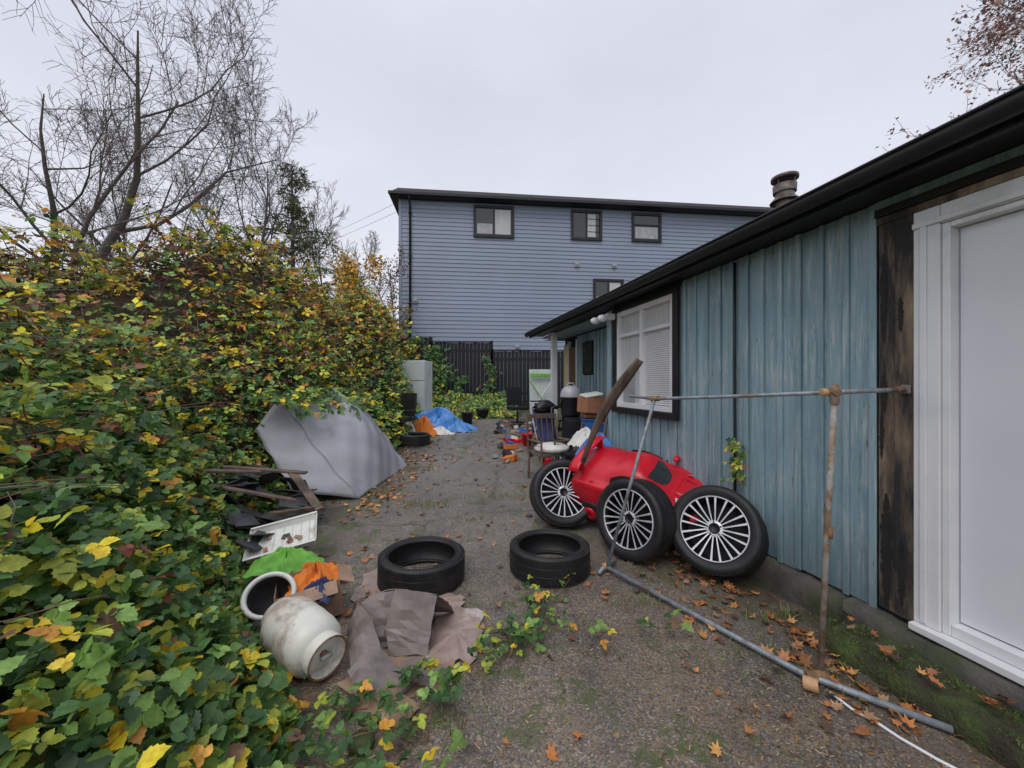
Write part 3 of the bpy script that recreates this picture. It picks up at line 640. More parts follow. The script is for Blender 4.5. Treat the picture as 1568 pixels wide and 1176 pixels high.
pw=np.stack([2.76+s*(-.2278)+y*(-.9737), s*.9737+y*(-.2278), np.full(n,.13)],1)
leafmesh('ledge_moss',pw,rng.normal(size=(n,3)),nrmz(np.array([0,0,1])+rng.normal(size=(n,3))*.8),rng.uniform(.006,.018,n),np.array([(.08,.13,.03),(.13,.17,.05),(.05,.07,.02)])[rng.choice(3,n)],np.array([(-.16,0,0),(.16,0,0),(.08,1,0),(-.08,1,0)]),FN,m_leaf2,shed)

# ------------------------------------------------------------ tyres and wheels
def tyre_profile(R,w,ri):
    h=w/2; P_=[(ri,-h*.82),(ri+.012,-h*.92),(ri+(R-ri)*.5,-h*1.04),(R-.03,-h*1.02),(R-.014,-h*.94),(R-.004,-h*.84),(R-.002,-h*.76)]
    tread=[]
    for c in (-.30,.30): tread+= [(R,h*(c-.045)),(R,h*(c-.022)),(R-.003,h*(c-.018)),(R-.003,h*(c+.018)),(R,h*(c+.022)),(R,h*(c+.045))]
    P_+=tread+[(R-.002,h*.76),(R-.004,h*.84),(R-.014,h*.94),(R-.03,h*1.02),(ri+(R-ri)*.5,h*1.04),(ri+.012,h*.92),(ri,h*.82)]
    P_+= [(ri+.006,h*.72),(ri+(R-ri)*.5,h*.86),(R-.022,h*.8),(R-.02,0),(R-.022,-h*.8),(ri+(R-ri)*.5,-h*.86),(ri+.006,-h*.72)]
    return P_
def tread_blocks(b,R,w,T):
    h=w/2
    for i in range(78):
        a=2*math.pi*i/78
        for sgn in(-1,1):
            Q=T@Matrix.Rotation(a,4,'Z')@Matrix.Translation((R-.0035,0,sgn*h*.62))
            b.box((0,0,0),(.008,.020,h*.50),m_rubber,Q,rot=(.3*sgn,0,0))
        Q=T@Matrix.Rotation(a+.03,4,'Z')@Matrix.Translation((R-.0035,0,0)); b.box((0,0,0),(.008,.019,h*.44),m_rubber,Q,rot=(-.35,0,0))
def tire(loc,n=(0,0,1),R=.345,w=.215,ri=.262):
    b=MB(); T=aim(loc,n,random.random()); b.lathe(tyre_profile(R,w,ri),96,m_rubber,T,closed=True); tread_blocks(b,R,w,T)
    for rr in (ri+.02,ri+.05): b.lathe([(rr,w*.52-.001),(rr+.002,w*.52+.003),(rr+.004,w*.52-.001)],96,m_rubber,T)
    return b.obj('tire')
tire((-.735,3.1,.118),(.02,.01,1)); tire((.325,3.28,.118),(-.01,.02,1)); tire((-2.1,8.1,g(0,8.1)+.12),(.02,0,1))
def wheel(loc,n,spin):
    b=MB(); T=aim(loc,n,spin); R=.355;w=.25;ri=.258;h=w/2
    b.lathe(tyre_profile(R,w,ri),96,m_rubber,T,closed=True); tread_blocks(b,R,w,T)
    b.lathe([(ri+.001,-h*.85),(ri-.02,-h*.5),(ri-.03,0),(ri-.022,h*.55),(ri-.010,h*.80),(ri-.002,h*.86)],80,m_rimblack,T)
    b.lathe([(ri-.007,h*.86),(ri-.004,h*.93),(ri+.003,h*.93),(ri+.004,h*.85)],80,m_alloy,T)
    b.lathe([(ri-.028,-h*.1),(.12,-h*.1),(.03,-h*.1)],48,m_tar,T)
    for i in range(10):
        for sg in(-1,1):
            a1=2*math.pi*i/10+sg*.135; ac=2*math.pi*i/10+sg*.20
            p0=Vector((.060*math.cos(ac),.060*math.sin(ac),h*.66)); p1=Vector(((ri-.006)*math.cos(a1),(ri-.006)*math.sin(a1),h*.88))
            dv=(p1-p0); side=Vector((-dv.y,dv.x,0)).normalized()
            def ring(p,wd,dz,dw): return [p+side*wd,p-side*wd,p-side*(wd+dw)-Vector((0,0,dz)),p+side*(wd+dw)-Vector((0,0,dz))]
            A=ring(p0,.0045,.03,.002); mid=p0.lerp(p1,.5)+Vector((0,0,.003)); B=ring(mid,.0058,.028,.002); C_=ring(p1,.0085,.02,.002)
            b.add(A+B+C_,[(0,1,5,4),(4,5,9,8)],m_alloy,False,T)
            b.add(A+B+C_,[(1,2,6,5),(2,3,7,6),(3,0,4,7),(5,6,10,9),(6,7,11,10),(7,4,8,11)],m_rimblack,False,T)
    b.lathe([(.068,h*.2),(.068,h*.60),(.062,h*.67),(.045,h*.66)],40,m_alloy,T); b.lathe([(.045,h*.66),(.034,h*.64),(.03,h*.58),(.002,h*.59)],40,m_rimblack,T)
    for i in range(5):
        a=2*math.pi*i/5; b.lathe([(.007,0),(.007,.006),(.001,.006)],8,m_rimblack,T@Matrix.Translation((.054*math.cos(a),.054*math.sin(a),h*.66)))
    b.obj('wheel')
wheel((.56,4.22,.39),(.10,-.93,.34),.1); wheel((1.13,3.5,.36),(-.78,-.60,.16),.3); wheel((1.73,3.2,.365),(-.62,-.66,.42),.5)

# ------------------------------------------------------------ ride-on toy car
car=empty('ride_on_toy_car'); CT=Matrix.Translation((1.50,4.08,.22))@Matrix.Rotation(math.radians(-42),4,'Z')@Matrix.Rotation(math.radians(24),4,'X')@Matrix.Rotation(math.radians(9),4,'Y')@Matrix.Diagonal((1.14,1.14,1.14,1))
b=MB(); stn=[(-.70,.22,.32,.28,.16),(-.67,.31,.42,.36,.09),(-.62,.335,.45,.39,.06),(-.50,.345,.47,.40,.05),(-.36,.345,.48,.40,.05),(-.30,.335,.50,.40,.05),(-.14,.33,.57,.41,.05),(-.02,.33,.56,.40,.05),(.08,.335,.50,.385,.05),(.19,.335,.415,.38,.05),(.22,.34,.405,.375,.05),(.42,.345,.385,.355,.05),(.60,.335,.335,.30,.05),(.68,.31,.27,.24,.06),(.735,.20,.19,.165,.09)]
vs=[]
for x,w,t_,sh,bo in stn:
    half=[(0,t_),(.40*w,t_-.003),(.62*w,t_-(t_-sh)*.25),(.74*w,sh+.012),(.90*w,sh+.002),(.99*w,sh-.025),(w,(sh+bo)/2),(.99*w,bo+.03),(.90*w,bo),(0,bo)]
    ring=half+[(-y,z) for y,z in half[-2:0:-1]]
    K=len(ring); vs+=[(x,y,z) for y,z in ring]
fs=[(i*K+k,i*K+(k+1)%K,(i+1)*K+(k+1)%K,(i+1)*K+k) for i in range(len(stn)-1) for k in range(K)]+[tuple(range(K)),tuple(range((len(stn)-1)*K,len(stn)*K))[::-1]]
b.add(vs,fs,m_red,True); b.obj('body',car,sub=2,T=CT)
b=MB()
for x in (-.44,.44):
    for s_ in(-1,1):
        b.sph((x,s_*.285,.21),(.195,.070,.20),m_red,n=24)
        Q=Matrix.Translation((x,s_*.315,.09))@Matrix.Rotation(math.pi/2,4,'X'); b.lathe([(.002,-.05),(.09,-.055),(.115,-.05),(.13,-.03),(.13,.03),(.115,.05),(.09,.055),(.002,.05)],28,m_blackplastic,Q); b.lathe([(.002,-.065 if s_>0 else .065),(.05,-.06 if s_>0 else .06),(.065,-.05 if s_>0 else .05)],20,m_red,Q)
b.sheet(lambda u,v:(-.67+.11*v,(u-.5)*.64,.53+.02*v-.06*(2*u-1)**4),10,3,m_red); b.box((-.60,-.2,.48),(.07,.03,.09),m_red); b.box((-.60,.2,.48),(.07,.03,.09),m_red)
b.sheet(lambda u,v:(.24+.26*u,(v-.5)*.24*(1-.2*u),.412-.06*u+.018*math.sin(math.pi*v)*math.sin(math.pi*u)),8,6,m_red)
b.obj('fenders',car,T=CT,solid=.012)
b=MB(); b.sheet(lambda u,v:(.175-.135*v-.02*(2*u-1)**2,(u-.5)*(.40-.12*v),.427+.118*v-.02*(2*u-1)**4),10,4,m_glassdark)
for s_ in(-1,1):
    b.sheet(lambda u,v,s_=s_:(-.28+.30*u,s_*(.262-.05*v*math.sin(math.pi*(.15+.7*u))),.425+.095*v*math.sin(math.pi*(.15+.7*u))),8,3,m_blackplastic)
    b.sph((.64,s_*.20,.272),(.055,.065,.03),m_lens,n=14); b.sph((.66,s_*.20,.28),(.03,.035,.02),m_blackplastic,n=10); b.sph((-.68,s_*.17,.34),(.025,.05,.03),m_orangecap,n=12); b.sph((.12,s_*.335,.43),(.03,.045,.028),m_red,n=12)
    for q in range(3): b.sheet(lambda u,v,s_=s_,q=q:(.26+.09*q+.045*u+.03*v,s_*(.17+.06*v),.412-.10*(.05+.09*q+.045*u+.03*v)+.008-.04*v),3,2,m_white)
    for q in range(4): b.box((-.22+.11*q,s_*.350,.26-.01*q),(.07,.012,.045),m_white,rot=(0,.4,0))
    b.box((0,s_*.342,.13),(.50,.014,.02),m_blackplastic); b.box((.03,s_*.344,.31),(.01,.008,.14),m_blackplastic)
b.bb(.715,.747,-.10,.10,.115,.165,m_blackplastic)
b.obj('trim_and_lights',car,T=CT)

# ------------------------------------------------------------ metal frame
fr=empty('metal_pipe_frame')
b=MB(); J1=(1.21,3.2,1.475); J2=(1.745,2.05,1.555); J3=(2.27,2.17,1.57)
b.tube([(1.07,3.45,1.49),J1,(1.45,2.68,1.508),J2],.013,10,m_galv); b.tube([J2,J3],.013,10,m_galv)
b.tube([(1.21,3.2,1.49),(.80,3.2,.04)],.014,10,m_galv)
b.obj('upper_rail',fr)
b=MB(); b.tube([(1.75,2.05,1.6),(1.70,2.045,.8),(1.66,2.04,.02)],.015,10,m_rustbar); b.tube([(1.712,2.045,.83),(1.708,2.045,.77)],.020,10,m_rust); b.obj('upright',fr)
b=MB(); b.tube([(.78,3.24,.05),(1.57,2.05,.035),(2.0,1.72,.03)],.017,10,m_galv); b.tube([(.72,3.14,.03),(.80,3.24,.05),(.92,3.36,.04)],.017,8,m_galv); b.obj('ground_rail',fr)
b=MB()
b.tube([(1.745,2.025,1.555),(1.745,2.085,1.555)],.024,12,m_rustbar); b.tube([(1.745,2.05,1.49),(1.745,2.05,1.585)],.022,12,m_rustbar); b.tube([(1.66,2.03,1.556),(1.69,2.035,1.556)],.020,12,m_orangecap)
b.tube([(1.19,3.23,1.47),(1.23,3.17,1.48)],.024,10,m_rust); b.tube([(2.18,2.15,1.568),(2.24,2.165,1.57)],.018,10,m_rust); b.bb(2.235,2.248,2.13,2.18,1.545,1.595,m_galv)
b.tube([(.77,3.21,.05),(.82,3.23,.05)],.028,10,m_orangecap); b.tube([(1.57,2.02,.035),(1.68,2.03,.04)],.028,10,m_rust)
b.tube([(1.52,1.98,.045),(1.57,1.94,.05)],.032,14,m_orangecap); b.obj('couplings',fr,bevel=.004)
b=MB()
def pl(u,v):
    p=Vector((1.24,3.66,1.83)).lerp(Vector((.74,3.95,.78)),u); bow=.06*math.sin(u*math.pi); w=(v-.5)*(.08+.03*math.sin(u*5))
    return (p.x-bow+w*.85,p.y+w*.2,p.z-w*.45+bow*.3)
b.sheet(pl,14,3,m_plank); b.obj('leaning_plank',solid=.02)
b=MB(); b.tube([(1.62,1.93,.03),(1.66,1.84,.014),(1.71,1.78,.012),(1.74,1.70,.012),(1.80,1.60,.012),(1.88,1.50,.012),(1.95,1.42,.012),(2.0,1.2,.012)],.007,8,m_white); b.obj('white_hose')

# ------------------------------------------------------------ rubbish pile, left front
b=MB(); ax=Vector((.80,-.52,-.10)).normalized(); T=aim((-1.20,2.16,.17),ax)
b.lathe([(.002,-.23),(.07,-.228),(.12,-.205),(.148,-.16),(.155,-.11),(.155,.0),(.157,.003),(.157,.015),(.155,.018),(.155,.10),(.146,.155),(.12,.19),(.07,.212),(.03,.218),(.002,.219)],40,m_canister,T)
b.lathe([(.105,.19),(.112,.25),(.108,.262),(.100,.262),(.098,.20)],36,m_canister,T); b.lathe([(.108,.262),(.113,.266),(.106,.27),(.1,.264)],36,m_rust,T)
b.tube([(0,0,.21),(0,0,.245)],.02,12,m_rust,T); b.tube([(-.03,0,.25),(.03,0,.25)],.012,8,m_grey,T)
b.lathe([(.1,-.215),(.105,-.25),(.1,-.25),(.095,-.215)],30,m_canister,T)
b.obj('propane_tank')
b=MB()
def strip(pts,ws,mat,jit=.004):
    V=[];F=[]; K=5; sub=[]
    for i in range(len(pts)-1):
        for q in range(4): s=q/4; sub.append((Vector(pts[i]).lerp(Vector(pts[i+1]),s),Vector(ws[i]).lerp(Vector(ws[i+1]),s)))
    sub.append((Vector(pts[-1]),Vector(ws[-1])))
    for p,w in sub:
        for k in range(K): V.append(p+w*(k/(K-1)-.5)+Vector((random.gauss(0,jit),random.gauss(0,jit),random.gauss(0,jit)+.010*math.sin(math.pi*k/(K-1)))))
    for i in range(len(sub)-1):
        for k in range(K-1): F.append((K*i+k,K*i+k+1,K*(i+1)+k+1,K*(i+1)+k))
    b.add(V,F,mat,False)
random.seed(3)
# tall creased sheet facing the viewer, narrower ones folded to its left, loose strips in front
strip([(-.60,2.36,.30),(-.62,2.27,.12),(-.60,2.20,.02)],[(.26,.02,-.05),(.27,.0,-.02),(.22,.0,.0)],m_shingle)
strip([(-.60,2.365,.30),(-.55,2.50,.17),(-.52,2.62,.02)],[(.26,.02,-.05),(.26,.02,-.02),(.24,.0,.0)],m_shingle)
strip([(-.86,2.42,.25),(-.84,2.32,.10),(-.83,2.26,.02)],[(.18,.06,.04),(.20,.05,.0),(.18,.05,.0)],m_shingle)
strip([(-.86,2.425,.25),(-.90,2.55,.10),(-.92,2.62,.02)],[(.18,.06,.04),(.18,.04,.0),(.18,.04,.0)],m_shingle)
strip([(-.98,2.34,.16),(-.86,2.16,.17),(-.76,2.02,.03)],[(.05,.06,.16),(.10,.08,.12),(.14,.12,.03)],m_shingle)
strip([(-.82,2.08,.10),(-.70,1.98,.04),(-.56,1.92,.012)],[(.10,.14,.06),(.14,.18,.02),(.12,.16,.0)],m_shingle)
strip([(-.62,2.12,.02),(-.50,2.06,.05),(-.38,2.04,.012)],[(.08,.14,.0),(.08,.18,-.02),(.06,.14,.0)],m_shingle)
strip([(-.78,1.90,.02),(-.62,1.84,.05),(-.48,1.80,.012)],[(.06,.12,.0),(.08,.13,.03),(.06,.12,.01)],m_card)
b.obj('bent_roof_flashing',solid=.004)
b=MB()
def flatpoly(c,rx,ry,seed,mat,z=.008,lift=.02):
    random.seed(seed); k=26; o=[(c[0],c[1],z+g(*c)+lift)]
    for i in range(k):
        a=2*math.pi*i/k; q=1/max(abs(math.cos(a)),abs(math.sin(a)))**.8; r=q*random.uniform(.80,1.05); o.append((c[0]+rx*r*math.cos(a),c[1]+ry*r*math.sin(a),z+g(*c)+random.uniform(0,lift)))
    b.add(o,[(0,1+i,1+(i+1)%k) for i in range(k)],mat)
flatpoly((-.98,3.0),.26,.30,1,m_card2); flatpoly((-.36,2.42),.17,.28,2,m_card2); flatpoly((-.55,2.76),.22,.10,3,m_card2,.012); flatpoly((-.62,2.1),.3,.2,5,m_card,.006); flatpoly((-.95,2.75),.16,.16,8,m_card,.010)
b.obj('flattened_cardboard',solid=.004)
random.seed(11)
b=MB(); T=Matrix.Translation((-1.38,2.62,.02))@Matrix.Rotation(.5,4,'Z')@Matrix.Rotation(-.12,4,'Y')
for (x0,x1,y0,y1,z0,z1) in ((-.19,.19,-.15,-.144,0,.24),(-.19,.19,.144,.15,0,.25),(-.19,-.184,-.143,.143,0,.25),(.184,.19,-.143,.143,0,.22),(-.18,.18,-.14,.14,0,.006)): b.bb(x0,x1,y0,y1,z0,z1,m_card,T)
b.box((.235,0,.2),(.10,.27,.005),m_card,T,rot=(0,.5,0)); b.box((0,-.19,.215),(.34,.09,.005),m_card,T,rot=(.6,0,0)); b.obj('cardboard_box')
def cloth(name,c,r,h,mat,seed,sy=1):
    b=MB()
    def f(u,v):
        a=u*2*math.pi; q=v; w=1+.22*math.sin(3*a+seed)+.14*math.sin(7*a+2*seed)
        z=h*(1-q**2.2)*(1+.3*math.sin(4*a+6*q+seed))+.10*h*math.sin(13*a+9*q)+.08*h*math.sin(21*a-14*q)
        return (c[0]+r*q*w*math.cos(a),c[1]+r*q*w*sy*math.sin(a),c[2]+z)
    b.sheet(f,72,14,mat); b.obj(name)
cloth('orange_cloth',(-1.38,2.66,.21),.18,.10,m_orange,1); cloth('green_bag',(-1.74,2.92,.20),.27,.10,m_green,2,.6); cloth('navy_cloth',(-1.28,2.54,.20),.11,.07,m_navy,4)
b=MB(); T=aim((-1.55,2.42,.25),(.25,-.70,.62)); b.lathe([(.122,0),(.127,.016),(.14,.022),(.152,.016),(.155,0),(.145,-.008),(.127,-.008)],44,m_whiteplastic,T,closed=True,sy=.9); b.lathe([(.124,0),(.118,-.12),(.09,-.16),(.002,-.16)],36,m_hollow,T,sy=.9); b.lathe([(.145,-.004),(.135,-.12),(.10,-.17)],36,m_whiteplastic,T,sy=.9); b.obj('plastic_bucket')
b=MB(); T=Matrix.Translation((-2.02,3.36,.22))@Matrix.Rotation(.45,4,'Z')@Matrix.Rotation(math.radians(18),4,'X')@Matrix.Rotation(math.radians(-10),4,'Y')
b.bb(-.24,.24,-.17,.17,0,.008,m_whiteplastic,T)
for s_ in(-1,1):
    b.box((0,s_*.185,.03),(.51,.008,.065),m_whiteplastic,T,rot=(-s_*.45,0,0)); b.box((s_*.255,0,.03),(.008,.37,.065),m_whiteplastic,T,rot=(0,s_*.45,0))
    b.bb(-.27,.27,s_*.20-.012,s_*.20+.012,.058,.063,m_whiteplastic,T)
for i in range(7): b.bb(-.22+.07*i,-.215+.07*i,-.16,.16,.009,.018,m_whiteplastic,T)
for i in range(9): b.box((random.uniform(-.15,.18),random.uniform(-.1,.1),.022),(.05,.03,.008),random.choice([m_brick,m_plank,m_card]),T,rot=(0,0,random.uniform(0,3)))
b.obj('plastic_tray',bevel=.003)
b=MB()
for i in range(44):
    x=random.uniform(-3.35,-2.15);y=random.uniform(3.2,4.7); z=.12+ (-2.1-x)*.42+random.uniform(0,.1)
    b.box((x,y,z),(.27,.19,.012),m_tile,rot=(random.uniform(-.1,.6),random.uniform(0,.7),random.uniform(0,3)))
b.obj('slate_tiles',bevel=.002)
b=MB()
for c,l,r in (((-2.55,3.75,.52),.75,(0,.35,.55)),((-2.75,4.2,.65),.9,(0,.1,.1)),((-2.35,4.3,.40),.7,(.2,.5,-.6)),((-2.9,3.7,.75),.8,(.1,.2,.9)),((-2.25,3.9,.3),.5,(0,.2,1.3))): b.box(c,(l,.09,.022),m_plank,rot=r)
b.obj('scrap_planks',bevel=.003)
b=MB(); A=Vector((-3.30,5.35,1.38));B=Vector((-2.75,6.7,1.34));Cc=Vector((-1.78,6.45,.20));Dq=Vector((-2.0,4.95,.10))
def tp(u,v):
    p=(A*(1-u)+B*u)*(1-v)+(Dq*(1-u)+Cc*u)*v
    a=math.atan2(v+.12,u-.62); r=math.hypot(v+.12,u-.62)
    cr=.022*math.sin(a*7+1.2)*min(r,.6)+.014*math.sin(a*17+r*3)*min(r,.5)+.006*math.sin(u*31+v*23)+.008*math.sin(u*13-v*19)
    peak=.16*math.exp(-((u-.62)/.2)**2)*(1-v)**1.5; edge=.05*math.sin(u*7)*v**4
    bul=math.sin(math.pi*v)*math.sin(math.pi*min(max(u*1.02,0),1))
    return (p.x+.20*bul+cr*.5,p.y-cr*.3+edge-.05*bul,p.z+.16*bul+cr+peak)
b.sheet(tp,80,50,m_tarp)
b.sheet(lambda u,v:tuple((Vector(tp(0,v))*(1-u)+(Vector((-2.75,4.75,.25))*v+Vector((-3.4,5.0,1.0))*(1-v))*u)+Vector((0,0,.02*math.sin(v*19+u*5)*u))),10,24,m_tarp)
b.obj('grey_tarp',solid=.004)
n=330; y=rng.uniform(4.9,6.8,n); k_=(y-5.35)/1.35; x=-3.25+.4*k_+np.abs(rng.normal(size=n))*.28; z=1.36-.50*(x+3.25-.4*k_)+.14*rng.random(n)+.06
col=pick(np.tile([3,1.4,2.4,1,.6,.2,.1,.1],(n,1))); P,Nn,Dd,S2,C=ternate(np.stack([x,y,z],1),nrmz(np.array([.4,-.4,.8])+rng.normal(size=(n,3))*.4),.08*(.7+.6*rng.random(n)),col); leafmesh('overhanging_leaves',P,Nn,Dd,S2,C,T8,F8,m_leaf,hedge)

# ------------------------------------------------------------ distant clutter
b=MB(); T=Matrix.Translation((-2.78,10.6,g(0,10.6)))@Matrix.Rotation(-.12,4,'Z')
b.bb(-.37,.37,-.02,.6,.04,1.78,m_fridge,T); b.bb(-.365,.365,-.075,-.023,.06,1.2,m_fridge,T); b.bb(-.365,.365,-.075,-.023,1.215,1.77,m_fridge,T)
b.bb(-.33,-.30,-.12,-.077,.75,1.15,m_grey,T); b.bb(-.33,-.30,-.12,-.077,1.25,1.5,m_grey,T); b.obj('refrigerator',bevel=.012)
def heap(name,c,r,h,mat,seed,sy=.6):
    b=MB()
    def f(u,v):
        a=u*2*math.pi; w=1+.2*math.sin(2*a+seed)+.12*math.sin(5*a+2*seed)
        z=h*(1-v**1.8)*(1+.3*math.sin(3*a+5*v+seed))+.12*h*math.sin(9*a+13*v)*(1-v)+.08*h*math.sin(17*a-9*v)*v
        return (c[0]+r*v*w*math.cos(a),c[1]+r*v*w*sy*math.sin(a),c[2]+max(z,-.03))
    b.sheet(f,60,16,mat); b.obj(name)
heap('blue_tarp',(-1.95,9.9,g(0,9.9)),.85,.42,m_bluetarp,1.4); heap('blue_tarp',(-1.45,9.6,g(0,9.6)),.40,.26,m_bluetarp,3); heap('orange_bag',(-2.12,9.15,g(0,9.15)),.29,.35,m_orange,2,1); heap('white_bag',(-2.5,9.0,g(0,9.0)),.3,.35,m_whiteplastic,5); heap('white_bag',(-1.75,9.2,g(0,9.2)),.3,.14,m_whiteplastic,7)
def pot(name,c,r,h,mat):
    b=MB(); T=Matrix.Translation(c); b.lathe([(.002,.0),(r*.75,0),(r,h),(r*1.08,h),(r*1.08,h-.03),(r*.97,h-.03),(r*.7,.02),(.002,.02)],24,mat,T); b.obj(name)
pot('plant_pot',(-1.25,10.6,g(0,10.6)),.17,.34,m_blackplastic); pot('red_bucket',(.33,8.0,g(0,8)),.13,.26,m_red); pot('plant_pot',(-.9,11.6,g(0,11.6)),.2,.3,m_blackplastic); pot('blue_bucket',(.62,9.0,g(0,9)),.16,.3,m_blueplastic)
def office_chair(x,y,rot,s=1):
    b=MB(); T=Matrix.Translation((x,y,g(x,y)))@Matrix.Rotation(rot,4,'Z')@Matrix.Scale(s,4)
    for i in range(5):
        a=2*math.pi*i/5; b.tube([(0,0,.10),(.28*math.cos(a),.28*math.sin(a),.07)],[.025,.015],6,m_blackplastic,T); b.sph((.28*math.cos(a),.28*math.sin(a),.035),.03,m_blackplastic,T,n=8)
    b.tube([(0,0,.1),(0,0,.42)],.025,8,m_blackplastic,T); b.box((0,0,.47),(.48,.46,.08),m_blackplastic,T)
    b.box((0,.24,.80),(.44,.06,.52),m_blackplastic,T,rot=(-.12,0,0)); b.tube([(0,.2,.45),(0,.28,.6)],.02,6,m_blackplastic,T)
    for s_ in(-1,1): b.tube([(s_*.24,.05,.45),(s_*.28,.05,.66),(s_*.28,-.15,.68),(s_*.28,.15,.68)],.018,6,m_blackplastic,T)
    b.obj('office_chair',bevel=.015)
office_chair(.15,10.4,.4); office_chair(-2.5,8.5,-.5); office_chair(.75,7.6,2.6,.9)
b=MB(); b.box((.85,10.9,1.35),(.70,.04,1.35),m_fridge,rot=(-.12,0,.1)); b.box((.85,10.84,1.85),(.66,.03,.10),m_green,rot=(-.12,0,.1)); b.tube([(.5,10.8,.7),(1.15,10.75,1.7)],.02,6,m_whiteplastic); b.tube([(1.15,10.8,.7),(.5,10.75,1.7)],.02,6,m_green); b.obj('folding_table',bevel=.006)
b=MB(); T=Matrix.Translation((.58,5.7,g(0,5.7)))@Matrix.Rotation(.35,4,'Z')
for x in(-.26,.26):
    for y in(-.24,.24): b.tube([(x,y,0),(x*.96,y*.96,.44)],.019,8,m_plank,T)
    b.tube([(x,-.25,.62),(x,.25,.60)],.02,8,m_plank,T); b.tube([(x,-.24,.44),(x,-.24,.62)],.016,8,m_plank,T); b.tube([(x,.24,.44),(x*.95,.34,.98)],.018,8,m_plank,T); b.tube([(x,-.24,.12),(x,.24,.12)],.013,6,m_plank,T)
b.box((0,0,.43),(.54,.50,.035),m_plank,T); b.box((0,.335,.95),(.52,.03,.07),m_plank,T)
for i in range(5): b.tube([(-.18+.09*i,.245,.45),(-.18+.09*i,.33,.93)],.009,6,m_plank,T)
b.sph((0,-.04,.50),(.27,.25,.085),m_whiteplastic,T); b.tube([(-.26,-.24,.12),(.26,-.24,.12)],.013,6,m_plank,T); b.obj('wooden_armchair',bevel=.005)
b=MB(); T=Matrix.Translation((.95,5.5,g(0,5.6)))@Matrix.Rotation(-.9,4,'Z')
for x in(-.22,.22):
    b.tube([(x,-.3,.03),(x,0,.0),(x,.35,.06)],.018,6,m_plank,T); b.tube([(x,-.2,.02),(x,-.22,.5),(x,-.25,.62)],.016,6,m_plank,T); b.tube([(x,.2,.02),(x,.26,.5),(x,.42,1.05)],.016,6,m_plank,T); b.tube([(x,-.25,.62),(x,.3,.60)],.018,6,m_plank,T)
for z_ in(.6,.74,.88,1.02): b.tube([(-.22,.28+(z_-.5)*.27,z_),(.22,.28+(z_-.5)*.27,z_)],.014,6,m_plank,T)
b.box((0,.02,.46),(.44,.46,.03),m_blackplastic,T); b.obj('rocking_chair',bevel=.004)
# folded pushchair near the porch
b=MB(); T=Matrix.Translation((.62,6.9,g(0,6.9)))@Matrix.Rotation(.3,4,'Z')
for x in(-.2,.2):
    b.tube([(x,-.3,.10),(x,.05,.55),(x,.32,1.05)],.012,6,m_grey,T); b.tube([(x,.3,.10),(x,-.05,.62)],.012,6,m_grey,T)
    for y in(-.3,.3): b.lathe([(.02,-.015),(.085,-.018),(.10,0),(.085,.018),(.02,.015)],18,m_blackplastic,T@Matrix.Translation((x,y,.10))@Matrix.Rotation(math.pi/2,4,'Y'))
b.tube([(-.2,.32,1.05),(.2,.32,1.05)],.016,6,m_blackplastic,T)
b.sheet(lambda u,v:((u-.5)*.38,-.22+.42*v,.42+.5*v*v-.05*math.sin(math.pi*u)),6,8,m_navy,T); b.sheet(lambda u,v:((u-.5)*.40,.22-.3*math.sin(v*1.4),.92+.16*math.sin(v*math.pi)*math.sin(.3+2.5*u)),8,6,m_blackplastic,T); b.obj('baby_stroller',solid=.008)
b=MB(); gx_=g(0,6.6); b.bb(.90,1.24,6.45,6.85,gx_,gx_+.82,m_blackplastic); b.bb(.92,1.22,6.43,6.448,gx_+.05,gx_+.4,m_blackplastic); b.bb(.92,1.22,6.43,6.448,gx_+.43,gx_+.78,m_blackplastic); b.obj('small_cabinet',bevel=.01)
b=MB(); T=Matrix.Translation((1.03,6.62,gx_+.83)); b.lathe([(.002,0),(.15,0),(.17,.05),(.18,.30),(.19,.31),(.19,.34)],28,m_blackplastic,T); b.lathe([(.19,.34),(.185,.40),(.15,.48),(.08,.53),(.002,.54)],28,m_grey,T); b.tube([(-.08,0,.50),(-.04,0,.58),(.04,0,.58),(.08,0,.50)],.014,8,m_grey,T); b.tube([(-.18,-.05,.2),(-.35,-.12,.15),(-.35,-.2,-.2),(-.2,-.25,-.6)],.022,8,m_blackplastic,T); b.obj('shop_vacuum')
b=MB(); z_=g(0,5.9)
b.bb(1.08,1.42,5.75,6.1,z_,z_+.45,m_card); b.obj('cardboard_box',bevel=.004)
b=MB(); T=Matrix.Translation((1.27,5.9,z_+.46))
b.lathe([(.002,0),(.20,0),(.24,.42),(.26,.43),(.26,.45),(.235,.45),(.19,.02)],4,m_blueplastic,T@Matrix.Rotation(.78,4,'Z'),smooth=False); b.obj('storage_bin',bevel=.006)
b=MB(); b.box((1.25,5.88,z_+1.12),(.38,.32,.26),m_brick,rot=(0,.06,.3)); b.box((1.22,5.82,z_+1.28),(.30,.26,.04),m_whiteplastic,rot=(.1,-.15,.2)); b.bb(1.1,1.4,5.8,6.0,z_+.92,z_+.98,m_brick); b.obj('fabric_basket',bevel=.02)
heap('white_bag',(1.0,5.15,g(0,5.15)+.66),.20,.18,m_whiteplastic,3,1); heap('blue_tarp',(1.10,4.80,g(0,4.75)+.62),.24,.22,m_bluetarp,2,1)
b=MB(); b.bb(.86,1.28,4.75,5.3,g(0,5),g(0,5)+.66,m_blackplastic); b.bb(.88,1.26,4.73,4.748,g(0,5)+.05,g(0,5)+.55,m_grey); b.obj('television',bevel=.015)
b=MB()
